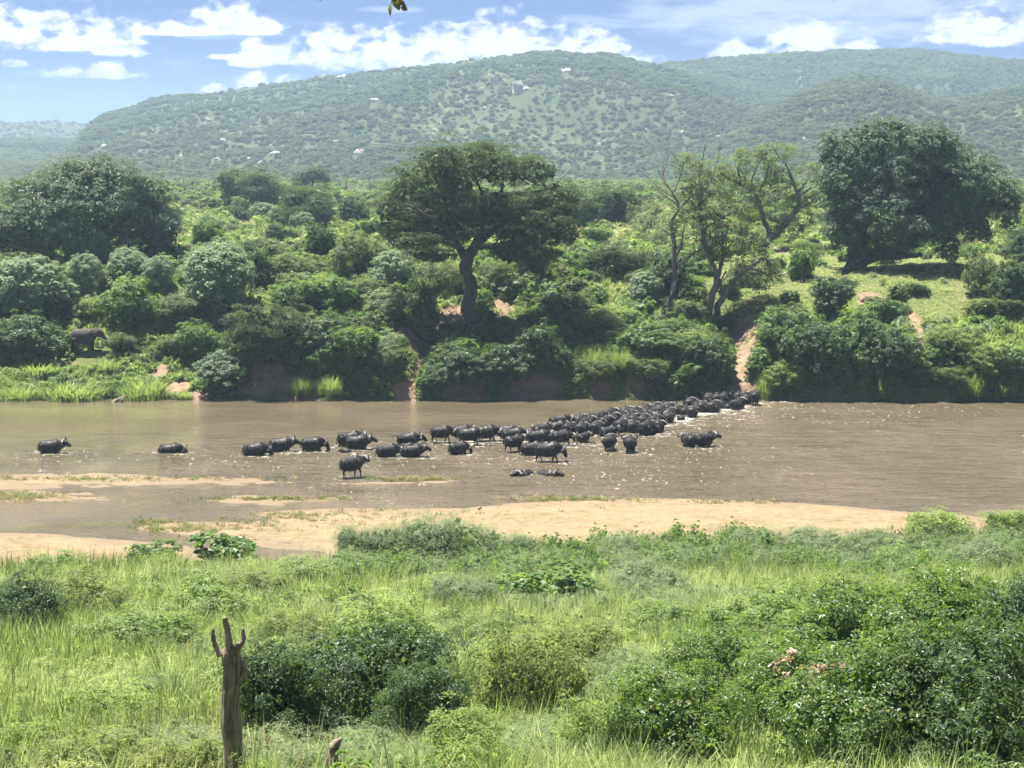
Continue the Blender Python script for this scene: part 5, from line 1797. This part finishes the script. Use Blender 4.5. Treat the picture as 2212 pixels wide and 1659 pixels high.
def under_pts(rg_, n):
    Yb = 201.8 + 50 * rg_.random(n) ** 1.2
    xb = (rg_.random(n) * 2 - 1) * (Yb * .275 + 3)
    ok = ~((np.abs(xb - ELE.x) < 3.4) & (Yb > ELE.y - 5) & (Yb < ELE.y + 1)) & (bare_at(xb, Yb) < .18) & (fbm(xb, Yb, 6, 3, 88) > -.08) & ~((xb > 22) & (Yb > 212) & (rg_.random(n) < .95)) & ~((xb < -31) & (Yb < 211))
    return np.stack([xb[ok], Yb[ok], gz(xb[ok], Yb[ok]) - .1], 1)


P, rot, scl, idx = scat_args(5200, under_pts, 27, .8, 2.3, 10, 1.15, .2)
mid = (P[:, 0] > -31) & (P[:, 0] < 25) & (P[:, 1] < 216)
idx = np.where(mid & (idx >= 6) & (idx != 8), np.where(idx == 6, 8, 3), idx)  # light kinds swapped for darker leaves to paint in the bank's shade
scatter('bank_undergrowth', under, P, rot, scl, idx)


def plain_grass(rg_, n):
    Yb = 258 + 300 * rg_.random(n) ** 1.3
    xb = (rg_.random(n) * 2 - 1) * (Yb * .28 + 2)
    ok = bare_at(xb, Yb) < .35
    return np.stack([xb[ok], Yb[ok], gz(xb[ok], Yb[ok]) - .05], 1)


P, rot, scl, idx = scat_args(12000, plain_grass, 13, .7, 1.7, 7, 1.5, .15)
scatter('plain_grass', bank_kinds, P, rot, scl, idx)

# bright reed beds at the waterline, one clump each where they can be told apart
REED = [blade_tuft('reed_clump', L['reed'], 900, 1.0, .46, .013, 30 + v, .30) for v in range(3)]
for px, base, wd, top, lab in [(155, 862, 160, 815, 'rounded grassy hummock at the waterline below the elephant'), (312, 862, 118, 806, 'rounded grassy hummock left of the sand slide'), (45, 864, 100, 825, 'reed clump at the waterline at the left edge'),
                               (395, 862, 50, 842, 'small reed clump in front of the sand slide'), (650, 852, 66, 812, 'left clump of bright reeds at the water below the broad-leaved bush'), (715, 854, 66, 814, 'right clump of bright reeds at the water below the broad-leaved bush'),
                               (1280, 800, 70, 744, 'bright reed tuft on the lip above the brushy overhang, left one'), (1340, 795, 70, 748, 'bright reed tuft on the lip above the brushy overhang, right one'),
                               (1660, 862, 64, 805, 'reed clump immediately right of the buffalo landing'),
                               (2095, 850, 90, 800, 'yellowish reed clump at the water near the right edge'), (2180, 852, 90, 805, 'reed clump at the water at the right edge'), (1905, 858, 60, 800, 'reed clump at the foot of the right thicket'),
                               (230, 800, 90, 770, 'grass clump on the low shore above the two hummocks'), (90, 810, 110, 780, 'grass clump on the low shore at the left'), (1470, 858, 50, 815, 'green reeds by the water left of the landing')]:
    p = at(px, base)
    s = px_size(p.y)
    o = thing('reed_clump', lab, 'reeds', (p.x, p.y, p.z - .05), random.random() * 6, None, (wd * s, wd * s * .8, (base - top) * s * 1.05))
    obj('blades', REED[random.randrange(3)], o)

# near bank ------------------------------------------------------------------
near_kinds = [blade_tuft('near_grass', L['grass'], 46, .95, .24, .018, 41, .5), blade_tuft('near_grass', L['grass'], 46, .8, .28, .016, 42, .7), blade_tuft('near_grass', L['reed'], 40, 1.15, .22, .020, 43, .4),
              herb('near_herb', L['bright'], 330, .75, .42, .085, .45, 44), herb('near_herb', L['green'], 330, .8, .42, .09, .5, 45), herb('near_herb', L['olive'], 330, .75, .45, .08, .45, 46),
              herb('near_herb', L['pale'], 420, .8, .45, .075, .22, 47), blade_tuft('near_grass', L['straw'], 36, .8, .26, .014, 48, .6), herb('near_herb', L['grass'], 360, .7, .45, .08, .3, 49)]


def edge_y(x):
    return 107.8 + 8.2 * sstep(-25, 16, x) + 2.0 * fbm(x, 0 * x, 6.0, 3, 77) + 1.6 * np.exp(-((np.asarray(x) + 3.5) / 5) ** 2)


def near_pts(rg_, n):
    Yb = 34 + 86 * rg_.random(n) ** .80
    xb = (rg_.random(n) * 2 - 1) * (Yb * .285 + 2.0)
    ok = (Yb < edge_y(xb) + rg_.normal(size=n) * .7)
    return np.stack([xb[ok], Yb[ok], np.maximum(gz(xb[ok], Yb[ok]), .1) - .05], 1)


P, rot, scl, idx = scat_args(46000, near_pts, 21, .6, 1.75, 9, 1.0, .2)
k = fbm(P[:, 0], P[:, 1] * .8, 8, 4, 65)
k2 = fbm(P[:, 0], P[:, 1], 12, 3, 69)
r_ = np.random.default_rng(22).random(len(P))
idx = np.where(k > .15, np.where(r_ < .6, 0, 2), np.where(k > -.08, np.where(r_ < .6, 1, np.where(r_ < .8, 0, 8)), np.where(k > -.22, np.where(r_ < .5, 3, 8), np.where(k > -.3, np.where(r_ < .5, 4, 8), np.where(r_ < .3, 5, 1)))))
idx = np.where((k2 > .22) & (r_ > .35), 6, idx)
lit = (P[:, 0] < -.06 * P[:, 1]) & (P[:, 1] < 86) & (P[:, 1] > 55)
idx = np.where(lit & (r_ < .7), np.where(r_ < .28, 3, np.where(r_ < .5, 0, 8)), idx)
dry = (P[:, 0] < -.09 * P[:, 1]) & (P[:, 1] < 58)
idx = np.where(dry & (r_ < .5), np.where(r_ < .40, 7, 5), idx)
r3 = np.random.default_rng(29).random(len(P))
gr = ((idx == 3) | (idx == 8) | (idx == 5)) & (r3 < .45)
idx = np.where(gr, np.where(r3 < .2, 0, np.where(r3 < .34, 2, 1)), idx)
blades = (idx <= 2) | (idx == 7)
scl[:, 2] = np.where(blades, scl[:, 2] * 1.3, scl[:, 2] * .92)
top_edge = P[:, 1] > edge_y(P[:, 0]) - 12
idx = np.where(top_edge & (P[:, 0] > -10) & (r_ < .55), np.where(r_ < .38, 6, 4), idx)
idx = np.where(r_ > .975, 7, idx)
scatter('near_grass', near_kinds, P, rot, scl, idx)

# thin dry stems along the sand edge
stem_kind = [blade_tuft('dry_stem', L['straw'], 3, 1.5, .10, .022, 51 + v, .12) for v in range(3)]


def stem_pts(rg_, n):
    xb = (rg_.random(n) * 2 - 1) * 33
    Yb = edge_y(xb) + rg_.normal(size=n) * 1.8 + .6
    return np.stack([xb, Yb, np.maximum(gz(xb, Yb), .15)], 1)


P, rot, scl, idx = scat_args(170, stem_pts, 23, .5, 1.25, 3, 1.0, .1)
scatter('dry_stems_grass', stem_kind, P, rot, scl, idx)

# sparse grass on the sandbars
def bar_pts(rg_, n):
    out = []
    for k_, (cx, cy, rx, ry, m) in enumerate([(-150, 1040, 420, 7, 0), (120, 1036, 430, 6, 420), (900, 1035, 110, 4, 160), (40, 1074, 110, 9, 320), (600, 1079, 170, 3, 200), (420, 1143, 120, 9, 260), (350, 1128, 60, 4, 60), (700, 1130, 260, 26, 420), (1250, 1080, 180, 4, 160), (1180, 1078, 50, 5, 60),
                                              (640, 1115, 90, 8, 60), (1500, 1086, 260, 5, 110), (480, 1165, 90, 8, 80), (1000, 1120, 300, 25, 160), (510, 1022, 100, 4, 0)]):
        for _ in range(int(m * .6)):
            a = rg_.normal(size=2)
            q = at_water(cx + a[0] * rx * .5, cy + a[1] * ry * .5)
            out.append((q.x, q.y, .06))
    return np.array(out)


sand_kinds = [blade_tuft('sand_grass', L['olive'], 22, .34, .22, .03, 55, .6), blade_tuft('sand_grass', L['olive'], 20, .26, .20, .03, 56, .7), blade_tuft('sand_grass', L['straw'], 22, .30, .25, .03, 57, .8)]
P, rot, scl, idx = scat_args(1, bar_pts, 25, .4, 1.3, 3, 1.3, .2)
scatter('sandbar_grass', sand_kinds, P, rot, scl, idx)
# ------------------------------------------------------------------ shrubs of the near bank
L['fresh'] = leaf_material('fresh_green_leaves', (0.078, 0.114, 0.034), (0.125, 0.162, 0.056), 0.40, 0.45, 0.35, (0.30, 0.41, 0.10), bright=1.45)
L['mellow'] = leaf_material('mellow_olive_leaves', (0.080, 0.105, 0.032), (0.130, 0.150, 0.052), 0.40, 0.5, 0.3, (0.30, 0.36, 0.09), bright=1.4)
bush_kind('thicket', 'gloss', 4, 300, .090, 64, .0245, .55, spread=.55, rough=1.25, core=.22, lobes=10)
bush_kind('thicketdark', 'dark', 3, 280, .090, 64, .0245, .50, spread=.55, rough=1.25, core=.25, lobes=10)
bush_kind('nearleaf', 'fresh', 3, 210, .10, 50, .034, .5, spread=.55, rough=1.35, core=.2, lobes=9)
bush_kind('nearolive', 'mellow', 3, 210, .10, 50, .033, .42, spread=.55, rough=1.35, core=.2, lobes=9)
bush_kind('nearsunny', 'bright', 3, 210, .10, 50, .034, .45, spread=.55, rough=1.35, core=.18, lobes=9)
bush_kind('plume', 'pale', 3, 260, .095, 34, .045, .16, rough=1.15, core=.12, lobes=9, flat=1.1)
bush_kind('broad', 'green', 2, 60, .13, 12, .115, .80, rough=1.2, core=.1)

for row in [
    ('thicketdark', 625, 1650, 250, 1400, 'dark shaded bush right behind the dead forked trunk'),
    ('thicketdark', 770, 1640, 330, 1368, 'biggest dark shaded bush at the bottom, second from the dead trunk'),
    ('thicketdark', 890, 1665, 230, 1440, 'dark shaded bush right of the biggest one at the bottom'),
    ('nearsunny', 830, 1420, 240, 1300, 'light bush standing behind the biggest dark shaded one'),
    ('nearolive', 650, 1420, 180, 1330, 'olive bush behind the top of the dead forked trunk'),
    ('nearsunny', 1010, 1740, 250, 1570, 'sunny bush at the bottom edge, right of the dark shaded bushes'),
    ('nearsunny', 585, 1800, 130, 1650, 'sunny low bush at the foot of the dead trunk at the bottom edge'),
    ('nearolive', 1130, 1600, 210, 1370, 'upright olive-green bush in the bottom middle'),
    ('nearsunny', 1040, 1510, 190, 1400, 'light bush left of the upright olive one'),
    ('nearsunny', 1260, 1680, 200, 1500, 'yellow-green bush right of the upright olive one'),
    ('nearolive', 1250, 1470, 190, 1360, 'olive bush above the yellow-green one in the lower middle'),
    ('thicket', 1470, 1690, 300, 1450, 'glossy dark bush at the left end of the bottom right thicket'),
    ('thicket', 1560, 1540, 280, 1360, 'glossy bush above the left end of the bottom right thicket'),
    ('thicket', 1690, 1640, 330, 1400, 'glossy bush around the withered white-brown spray'),
    ('thicket', 1850, 1700, 400, 1380, 'largest glossy bush in the bottom right thicket'),
    ('thicket', 1800, 1500, 300, 1290, 'glossy bush behind the withered spray, upper part of the thicket'),
    ('thicket', 1990, 1580, 320, 1290, 'glossy bush between the largest one and the right edge'),
    ('thicketdark', 2120, 1720, 380, 1370, 'dark glossy bush in the bottom right corner'),
    ('thicketdark', 2185, 1540, 300, 1250, 'tall dark bush at the right edge above the corner one'),
    ('thicket', 2080, 1430, 220, 1270, 'glossy bush at the top of the right thicket beside tall shoots'),
    ('nearleaf', 1640, 1400, 240, 1290, 'mid green bush along the top of the right thicket'),
    ('nearleaf', 1480, 1390, 200, 1310, 'mid green bush left of the top of the right thicket'),
    ('thicketdark', 40, 1400, 180, 1262, 'dark bush at the left edge, halfway up the near bank'),
    ('nearolive', 160, 1370, 190, 1252, 'olive bush beside the dark one at the left edge'),
    ('nearleaf', 300, 1440, 230, 1330, 'green bush below the olive one on the left'),
    ('nearleaf', 430, 1360, 180, 1270, 'green bush up the slope from the dead forked trunk'),
    ('nearolive', 560, 1310, 160, 1240, 'olive bush beyond the forked top of the dead trunk'),
    ('nearsunny', 60, 1690, 220, 1560, 'light bush in the bottom left corner'),
    ('nearsunny', 260, 1600, 260, 1490, 'light bush on the sunny slope left of the dead trunk'),
    ('nearolive', 200, 1730, 240, 1600, 'olive bush along the bottom edge, left'),
    ('nearolive', 400, 1760, 220, 1610, 'olive bush against the left side of the dead trunk foot'),
    ('plume', 950, 1238, 170, 1118, 'tallest pale plume-like shrub at the sand edge, darker on its right'),
    ('plume', 1030, 1232, 120, 1142, 'pale plume shrub right beside the tallest one'),
    ('plume', 850, 1230, 130, 1135, 'pale plume shrub left beside the tallest one'),
    ('plume', 770, 1225, 100, 1140, 'small pale plume shrub, leftmost at the sand edge'),
    ('nearleaf', 990, 1245, 90, 1170, 'dark green clump at the foot of the tallest plume shrub'),
    ('broad', 490, 1222, 130, 1163, 'broad-leaved plant at the end of the narrow side channel'),
    ('broad', 330, 1222, 110, 1178, 'broad-leaved plant on the sand edge left of the side channel'),
    ('broad', 1200, 1320, 170, 1235, 'pale-topped broad-leaved plant in the middle of the near bank'),
    ('broad', 1110, 1310, 90, 1250, 'broad-leaved plant left beside the pale-topped one'),
    ('nearsunny', 2030, 1190, 130, 1108, 'bright leafy bush on the sand edge towards the right'),
    ('nearleaf', 2195, 1165, 110, 1108, 'green bush at the right edge where the sand meets the water'),
    ('plume', 1760, 1212, 150, 1145, 'pale plume shrub left of the bright leafy bush'),
    ('plume', 1630, 1215, 140, 1150, 'pale plume shrub in the middle of the right sand edge'),
    ('plume', 1900, 1220, 150, 1150, 'pale plume shrub under the bright leafy bush'),
    ('plume', 1330, 1235, 120, 1165, 'pale plume shrub on the sand edge right of centre'),
    ('plume', 1130, 1225, 80, 1160, 'small pale plume shrub on the sand edge at the gap'),
    ('plume', 2130, 1250, 160, 1165, 'pale plume shrub near the right edge'),
    ('nearleaf', 1930, 1245, 120, 1175, 'green shrub below the bright leafy bush'),
    ('plume', 1000, 1330, 180, 1250, 'pale shrub below the pale plumes in the middle'),
    ('nearleaf', 690, 1290, 170, 1215, 'green shrub left below the pale plumes'),
    ('plume', 1400, 1300, 180, 1220, 'pale shrub below the pale plumes right of centre'),
    ('nearleaf', 1850, 1330, 170, 1255, 'green shrub on the grass above the right thicket'),
    ('nearleaf', 1050, 1420, 140, 1340, 'small green shrub in the grassy middle of the near bank'),
    ('nearsunny', 350, 1255, 120, 1205, 'light shrub on the left below the sand'),
    ('nearleaf', 110, 1260, 120, 1205, 'green shrub at the left below the sand'),
]:
    bush_px(*row[:3], row[3], row[4] - .22 * (row[2] - row[4]), row[5])

# small weeds that look alike
rg = np.random.default_rng(91)
n = 0
rows = []
while n < 70:
    Yb = 52 + 62 * rg.random() ** .9
    xb = (rg.random() * 2 - 1) * (Yb * .27)
    if Yb > edge_y(np.array(xb)) - 1:
        continue
    key = ['nearleaf', 'nearolive', 'nearsunny', 'plume', 'nearleaf'][int(rg.integers(5))]
    h_ = .7 + .7 * rg.random()
    o = put_bush(key, (xb, Yb, float(gz(xb, Yb)) - .05), h_ * (1.1 + .6 * rg.random()), h_, None, 'weed', 'weed', 'weeds among the near grass')
    rows.append((o, ('tall ' if h_ > 1.1 else 'low ') + LOOK[key] + ' weed', xb, Yb))
    n += 1
name_plants(rows, [((p - 1106) / FPX, z_) for p, z_ in ((60, 'at the left edge'), (280, 'left of the dead trunk'), (480, 'about the dead trunk'), (700, 'right of the dead trunk'), (950, 'below the tallest plume shrub'), (1200, 'by the broad-leaved plant'),
            (1500, 'left of the thicket'), (1800, 'by the thicket'), (2120, 'at the right edge'))], [(66, 'in the lowest grass'), (82, 'in the lower grass'), (98, 'in the upper grass'), (999, 'in grass near the sand')])

# withered spray of white and brown leaves in the thicket
q = at_depth(1742, 1448, at(1690, 1640).y - 1.9)
o = thing('withered_spray', 'withered spray of white and brown leaves caught in the glossy thicket', 'dead branch', q)
s = px_size(q.y)
bl = [((dx) * s, 0, -(dy) * s, r * s, r * s * .7, r * s * .6) for dx, dy, r in [(-50, -10, 24), (-25, 12, 30), (20, 6, 32), (55, -6, 24), (-40, -36, 16), (40, 20, 22), (5, 25, 20)]]
obj('leaves', crown_mesh('withered_leaves', bl, L['dead'], 34, .13, 9, .13, .6, .8, 3, 0, .4), o)
obj('twig', limbs_mesh('withered_twig', [([(0, .2, -.9), (-.1, .05, -.3), (-.5, 0, .1)], [.03, .02, .008]), ([(0, .2, -.9), (.1, .05, -.3), (.6, 0, .05)], [.03, .02, .008])], BARK_DARK, 5, n=8), o)

# long bare thorny shoots
for px, base, dx, top, lab in [(2090, 1400, -28, 1215, 'long bare shoot with side thorns reaching above the right thicket, outer one'), (1850, 1390, -24, 1235, 'long bare shoot reaching above the right thicket, middle one'), (1990, 1420, 14, 1285, 'short bare shoot in the right thicket'),
                                (2190, 1330, 22, 1190, 'bare arching shoot at the right edge')]:
    B = at(px, base + 120)
    Y = B.y
    sp = [limb(B, Y, [(px, base + 110), (px, base), (px + dx * .5, (base + top) / 2), (px + dx, top)], [2.2, 1.8, 1.3, .5], np.random.default_rng(px))]
    for k_ in range(9):
        f = .35 + .07 * k_
        x0, y0 = px + dx * f, base + (top - base) * f
        sd_ = 1 if k_ % 2 else -1
        sp.append(limb(B, Y, [(x0, y0), (x0 + sd_ * 12, y0 - 4), (x0 + sd_ * 24, y0 - 3 - 5 * (k_ % 3))], [.9, .7, .3], np.random.default_rng(k_)))
    o = thing('thorny_shoot', lab, 'shoot', (B.x, B.y, B.z))
    obj('stem', limbs_mesh('shoot_stem', sp, bark_material('shoot_bark', (0.10, 0.12, 0.05), (0.20, 0.20, 0.11)), 5, n=7), o)

# ------------------------------------------------------------------ dead wood
Y = 40.0
B = Vector((at_depth(500, 1659, Y).x, Y, float(gz(-5.9, Y))))
s = px_size(Y)
rgd = np.random.default_rng(4)
o = thing('dead_tree', 'dead weathered trunk with three broken prongs standing close at the bottom', 'dead tree', B)


def lp(pts, yo=0.0):
    return [(at_depth(px, py, Y).x - B.x, yo, at_depth(px, py, Y).z - B.z) for px, py in pts]


g = Geo()
main = smooth_path(lp([(508, 1850), (505, 1720), (501, 1659), (500, 1620), (493, 1560), (492, 1505), (497, 1455), (492, 1425), (488, 1408)]), 34)
g.loft(main, list(np.interp(np.linspace(0, 1, 34), [0, .2, .45, .55, .7, .82, .92, 1], [.23, .195, .158, .128, .134, .128, .112, .08])), 26, noise=.10, groove=.085, seed=8)
side = smooth_path(lp([(512, 1700), (511, 1600), (509, 1520), (511, 1476)], .04), 16)
g.loft(side, list(np.interp(np.linspace(0, 1, 16), [0, .7, 1], [.13, .095, .07])), 14, noise=.07, groove=.05, seed=9)
plank = smooth_path(lp([(512, 1480), (516, 1450), (513, 1420), (510, 1400)], .06), 10)
g.loft(plank, list(np.interp(np.linspace(0, 1, 10), [0, .4, 1], [.08, .07, .05])), 9, noise=.2, groove=.06, seed=10)
g.loft(smooth_path(lp([(514, 1478), (527, 1455), (529, 1446), (520, 1428)], .02), 10), list(np.interp(np.linspace(0, 1, 10), [0, .5, 1], [.05, .075, .03])), 9, noise=.35, seed=11)
obj('trunk', g.mesh('dead_trunk', BARK_SNAG), o)
for pts, r, sd_ in [([(491, 1418), (494, 1396), (491, 1363), (486, 1340), (485, 1334)], [.13, .085, .065, .058, .045], 12), ([(478, 1416), (470, 1403), (463, 1388), (460, 1370), (460, 1357)], [.09, .06, .052, .045, .028], 13),
                    ([(505, 1412), (516, 1398), (525, 1382), (525, 1370), (524, 1357)], [.08, .06, .055, .042, .022], 14), ([(502, 1412), (509, 1396), (513, 1388)], [.07, .055, .03], 15)]:
    g = Geo()
    n_ = 14
    g.loft(smooth_path(lp(pts, -.02 + .05 * rgd.random()), n_), list(np.interp(np.linspace(0, 1, n_), np.linspace(0, 1, len(r)), r)), 11, noise=.30, groove=.09, seed=sd_)
    obj('prong', g.mesh('dead_prong', BARK_SNAG), o)

B = at(716, 1700)
Y = 42.0
B = Vector((at_depth(712, 1660, Y).x, Y, float(gz(at_depth(712, 1660, Y).x, Y))))
g = Geo()
pts = [(at_depth(px, py, Y).x - B.x, 0, at_depth(px, py, Y).z - B.z) for px, py in [(706, 1760), (710, 1690), (714, 1650), (720, 1618), (728, 1604), (738, 1594)]]
g.loft(smooth_path(pts, 16), list(np.interp(np.linspace(0, 1, 16), [0, .5, .8, 1], [.19, .15, .10, .03])), 12, noise=.1, groove=.06, seed=20)
o = thing('leaning_stump', 'small pointed dead stump poking up at the bottom edge', 'stump', B)
obj('trunk', g.mesh('leaning_stump', BARK_SNAG), o)

Y = 44.0
q = at_depth(1200, 1660, Y)
B = Vector((q.x, Y, float(gz(q.x, Y))))
g = Geo()
g.loft([(at_depth(px, py, Y).x - B.x, 0, at_depth(px, py, Y).z - B.z) for px, py in [(1192, 1720), (1197, 1665), (1202, 1636)]], [.035, .03, .022], 7, noise=.1, seed=21)
tag(obj('stick', g.mesh('stick', BARK_GREY)), 'pale dry stick standing at the bottom middle edge', 'stick').location = B

# half-sunk driftwood by the far shore
q = at_water(258, 868)
s = px_size(q.y)
g = Geo()
g.loft(smooth_path([(-15 * s, 0, -.15), (-4 * s, 0, .18), (6 * s, .1, .42), (15 * s, .2, .62)], 12), list(np.linspace(.22, .08, 12)), 9, noise=.25, seed=30)
g.loft(smooth_path([(2 * s, 0, -.1), (6 * s, -.2, .15), (9 * s, -.3, .33)], 8), list(np.linspace(.2, .1, 8)), 8, noise=.25, seed=31)
o = thing('driftwood_log', 'half-sunk driftwood log jutting from the water near the grassy shore', 'log', q)
obj('trunk', g.mesh('driftwood_log', BARK_SNAG), o)
q = at(1690, 598)
s = px_size(q.y)
g = Geo()
g.loft([(-17 * s, 0, .12), (-4 * s, .1, .2), (12 * s, .2, .45)], [.14, .13, .08], 8, noise=.2, seed=32)
o = thing('fallen_log', 'pale fallen log lying on the grass left of a green bush', 'log', q)
obj('trunk', g.mesh('fallen_log', BARK_GREY), o)
q = at(1878, 650)
o = thing('earth_mound', 'low brown earth mound on the lip of the right bank', 'mound', q)
m_, t_ = new_mat('mound_earth')
n_ = t_.noise(t_.n('ShaderNodeTexCoord').outputs['Object'], 3, 5, .65)
t_.out(t_.n('ShaderNodeBsdfPrincipled', {'Base Color': t_.mix(t_.ramp(n_, .35, .65), (0.12, 0.085, 0.06), (0.24, 0.165, 0.115)), 'Roughness': .95, 'Normal': t_.n('ShaderNodeBump', {'Strength': .8, 'Distance': .1, 'Height': n_})}))
me = boulder_mesh(44).copy()
me.materials.clear()
me.materials.append(m_)
b_ = obj('mound', me, o)
b_.scale = (1.3, 1.1, .8)

# leafy twig hanging into the top of the view
Y = 4.0
q = at_depth(857, -40, Y)
o = thing('hanging_twig', 'drooping olive leaves of a near twig at the top edge against the clouds', 'twig', q)
lp4 = lambda px, py, d=0.0: (at_depth(px, py, Y).x - q.x, d, at_depth(px, py, Y).z - q.z)
obj('stem', limbs_mesh('twig_stem', [([lp4(690, -400, .2), lp4(780, -330, .1), lp4(840, -150), lp4(853, -40), lp4(852, 2)], [.006, .005, .004, .0025, .0012]), ([lp4(853, -30), lp4(846, 0, .01), lp4(843, 10, .01)], [.0015, .001, .0008]), ([lp4(780, -330, .1), lp4(720, -160), lp4(691, -20)], [.004, .002, .001])], BARK_DARK, 6, n=10), o)
LEAF_NEAR = leaf_material('near_twig_leaf', (0.050, 0.058, 0.024), (0.085, 0.085, 0.038), .35, .4, .4, (0.20, 0.20, 0.06))


def near_leaf(a, c, wd, tilt):
    a, c = np.array(a), np.array(c)
    n_ = 9
    t = np.linspace(0, 1, n_)
    mid = a + (c - a) * t[:, None] + np.array([0, 1, 0]) * (np.sin(t * 3.1) * .004)[:, None]
    d = unit((c - a)[None])[0]
    sdv = unit(np.cross(d, np.array([0, 1, 0]))[None])[0]
    sdv = sdv * math.cos(tilt) + np.array([0, 1, 0]) * math.sin(tilt)
    wv = wd * np.sin(np.clip(t * .96 + .03, 0, 1) ** .8 * 3.1416) * .5
    up_ = np.cross(sdv, d)
    V = np.concatenate([mid - sdv * wv[:, None] + up_ * (wv * .35)[:, None], mid, mid + sdv * wv[:, None] + up_ * (wv * .35)[:, None]])
    i = np.arange(n_ - 1)
    F = np.concatenate([np.stack([i, i + 1, n_ + i + 1, n_ + i], 1), np.stack([n_ + i, n_ + i + 1, 2 * n_ + i + 1, 2 * n_ + i], 1)])
    return make_mesh('twig_leaf', V, [F], LEAF_NEAR, True)


u_ = px_size(Y)
for a, c, wd, ti in [((843, 8), (842.5, 35), 9, .4), ((852, -8), (863, 23), 19, .3), ((858, -10), (880, 20), 11, .5), ((856, -14), (874, 6), 12, 1.0), ((866, 15), (881, 22), 10, .2), ((691, -12), (692, 3), 6, .4), ((850, -40), (835, -15), 12, .5), ((852, -60), (875, -38), 14, .6), ((838, -150), (815, -120), 14, .4), ((720, -160), (700, -130), 14, .3)]:
    obj('leaf', near_leaf(lp4(*a), lp4(*c), wd * u_, ti), o)
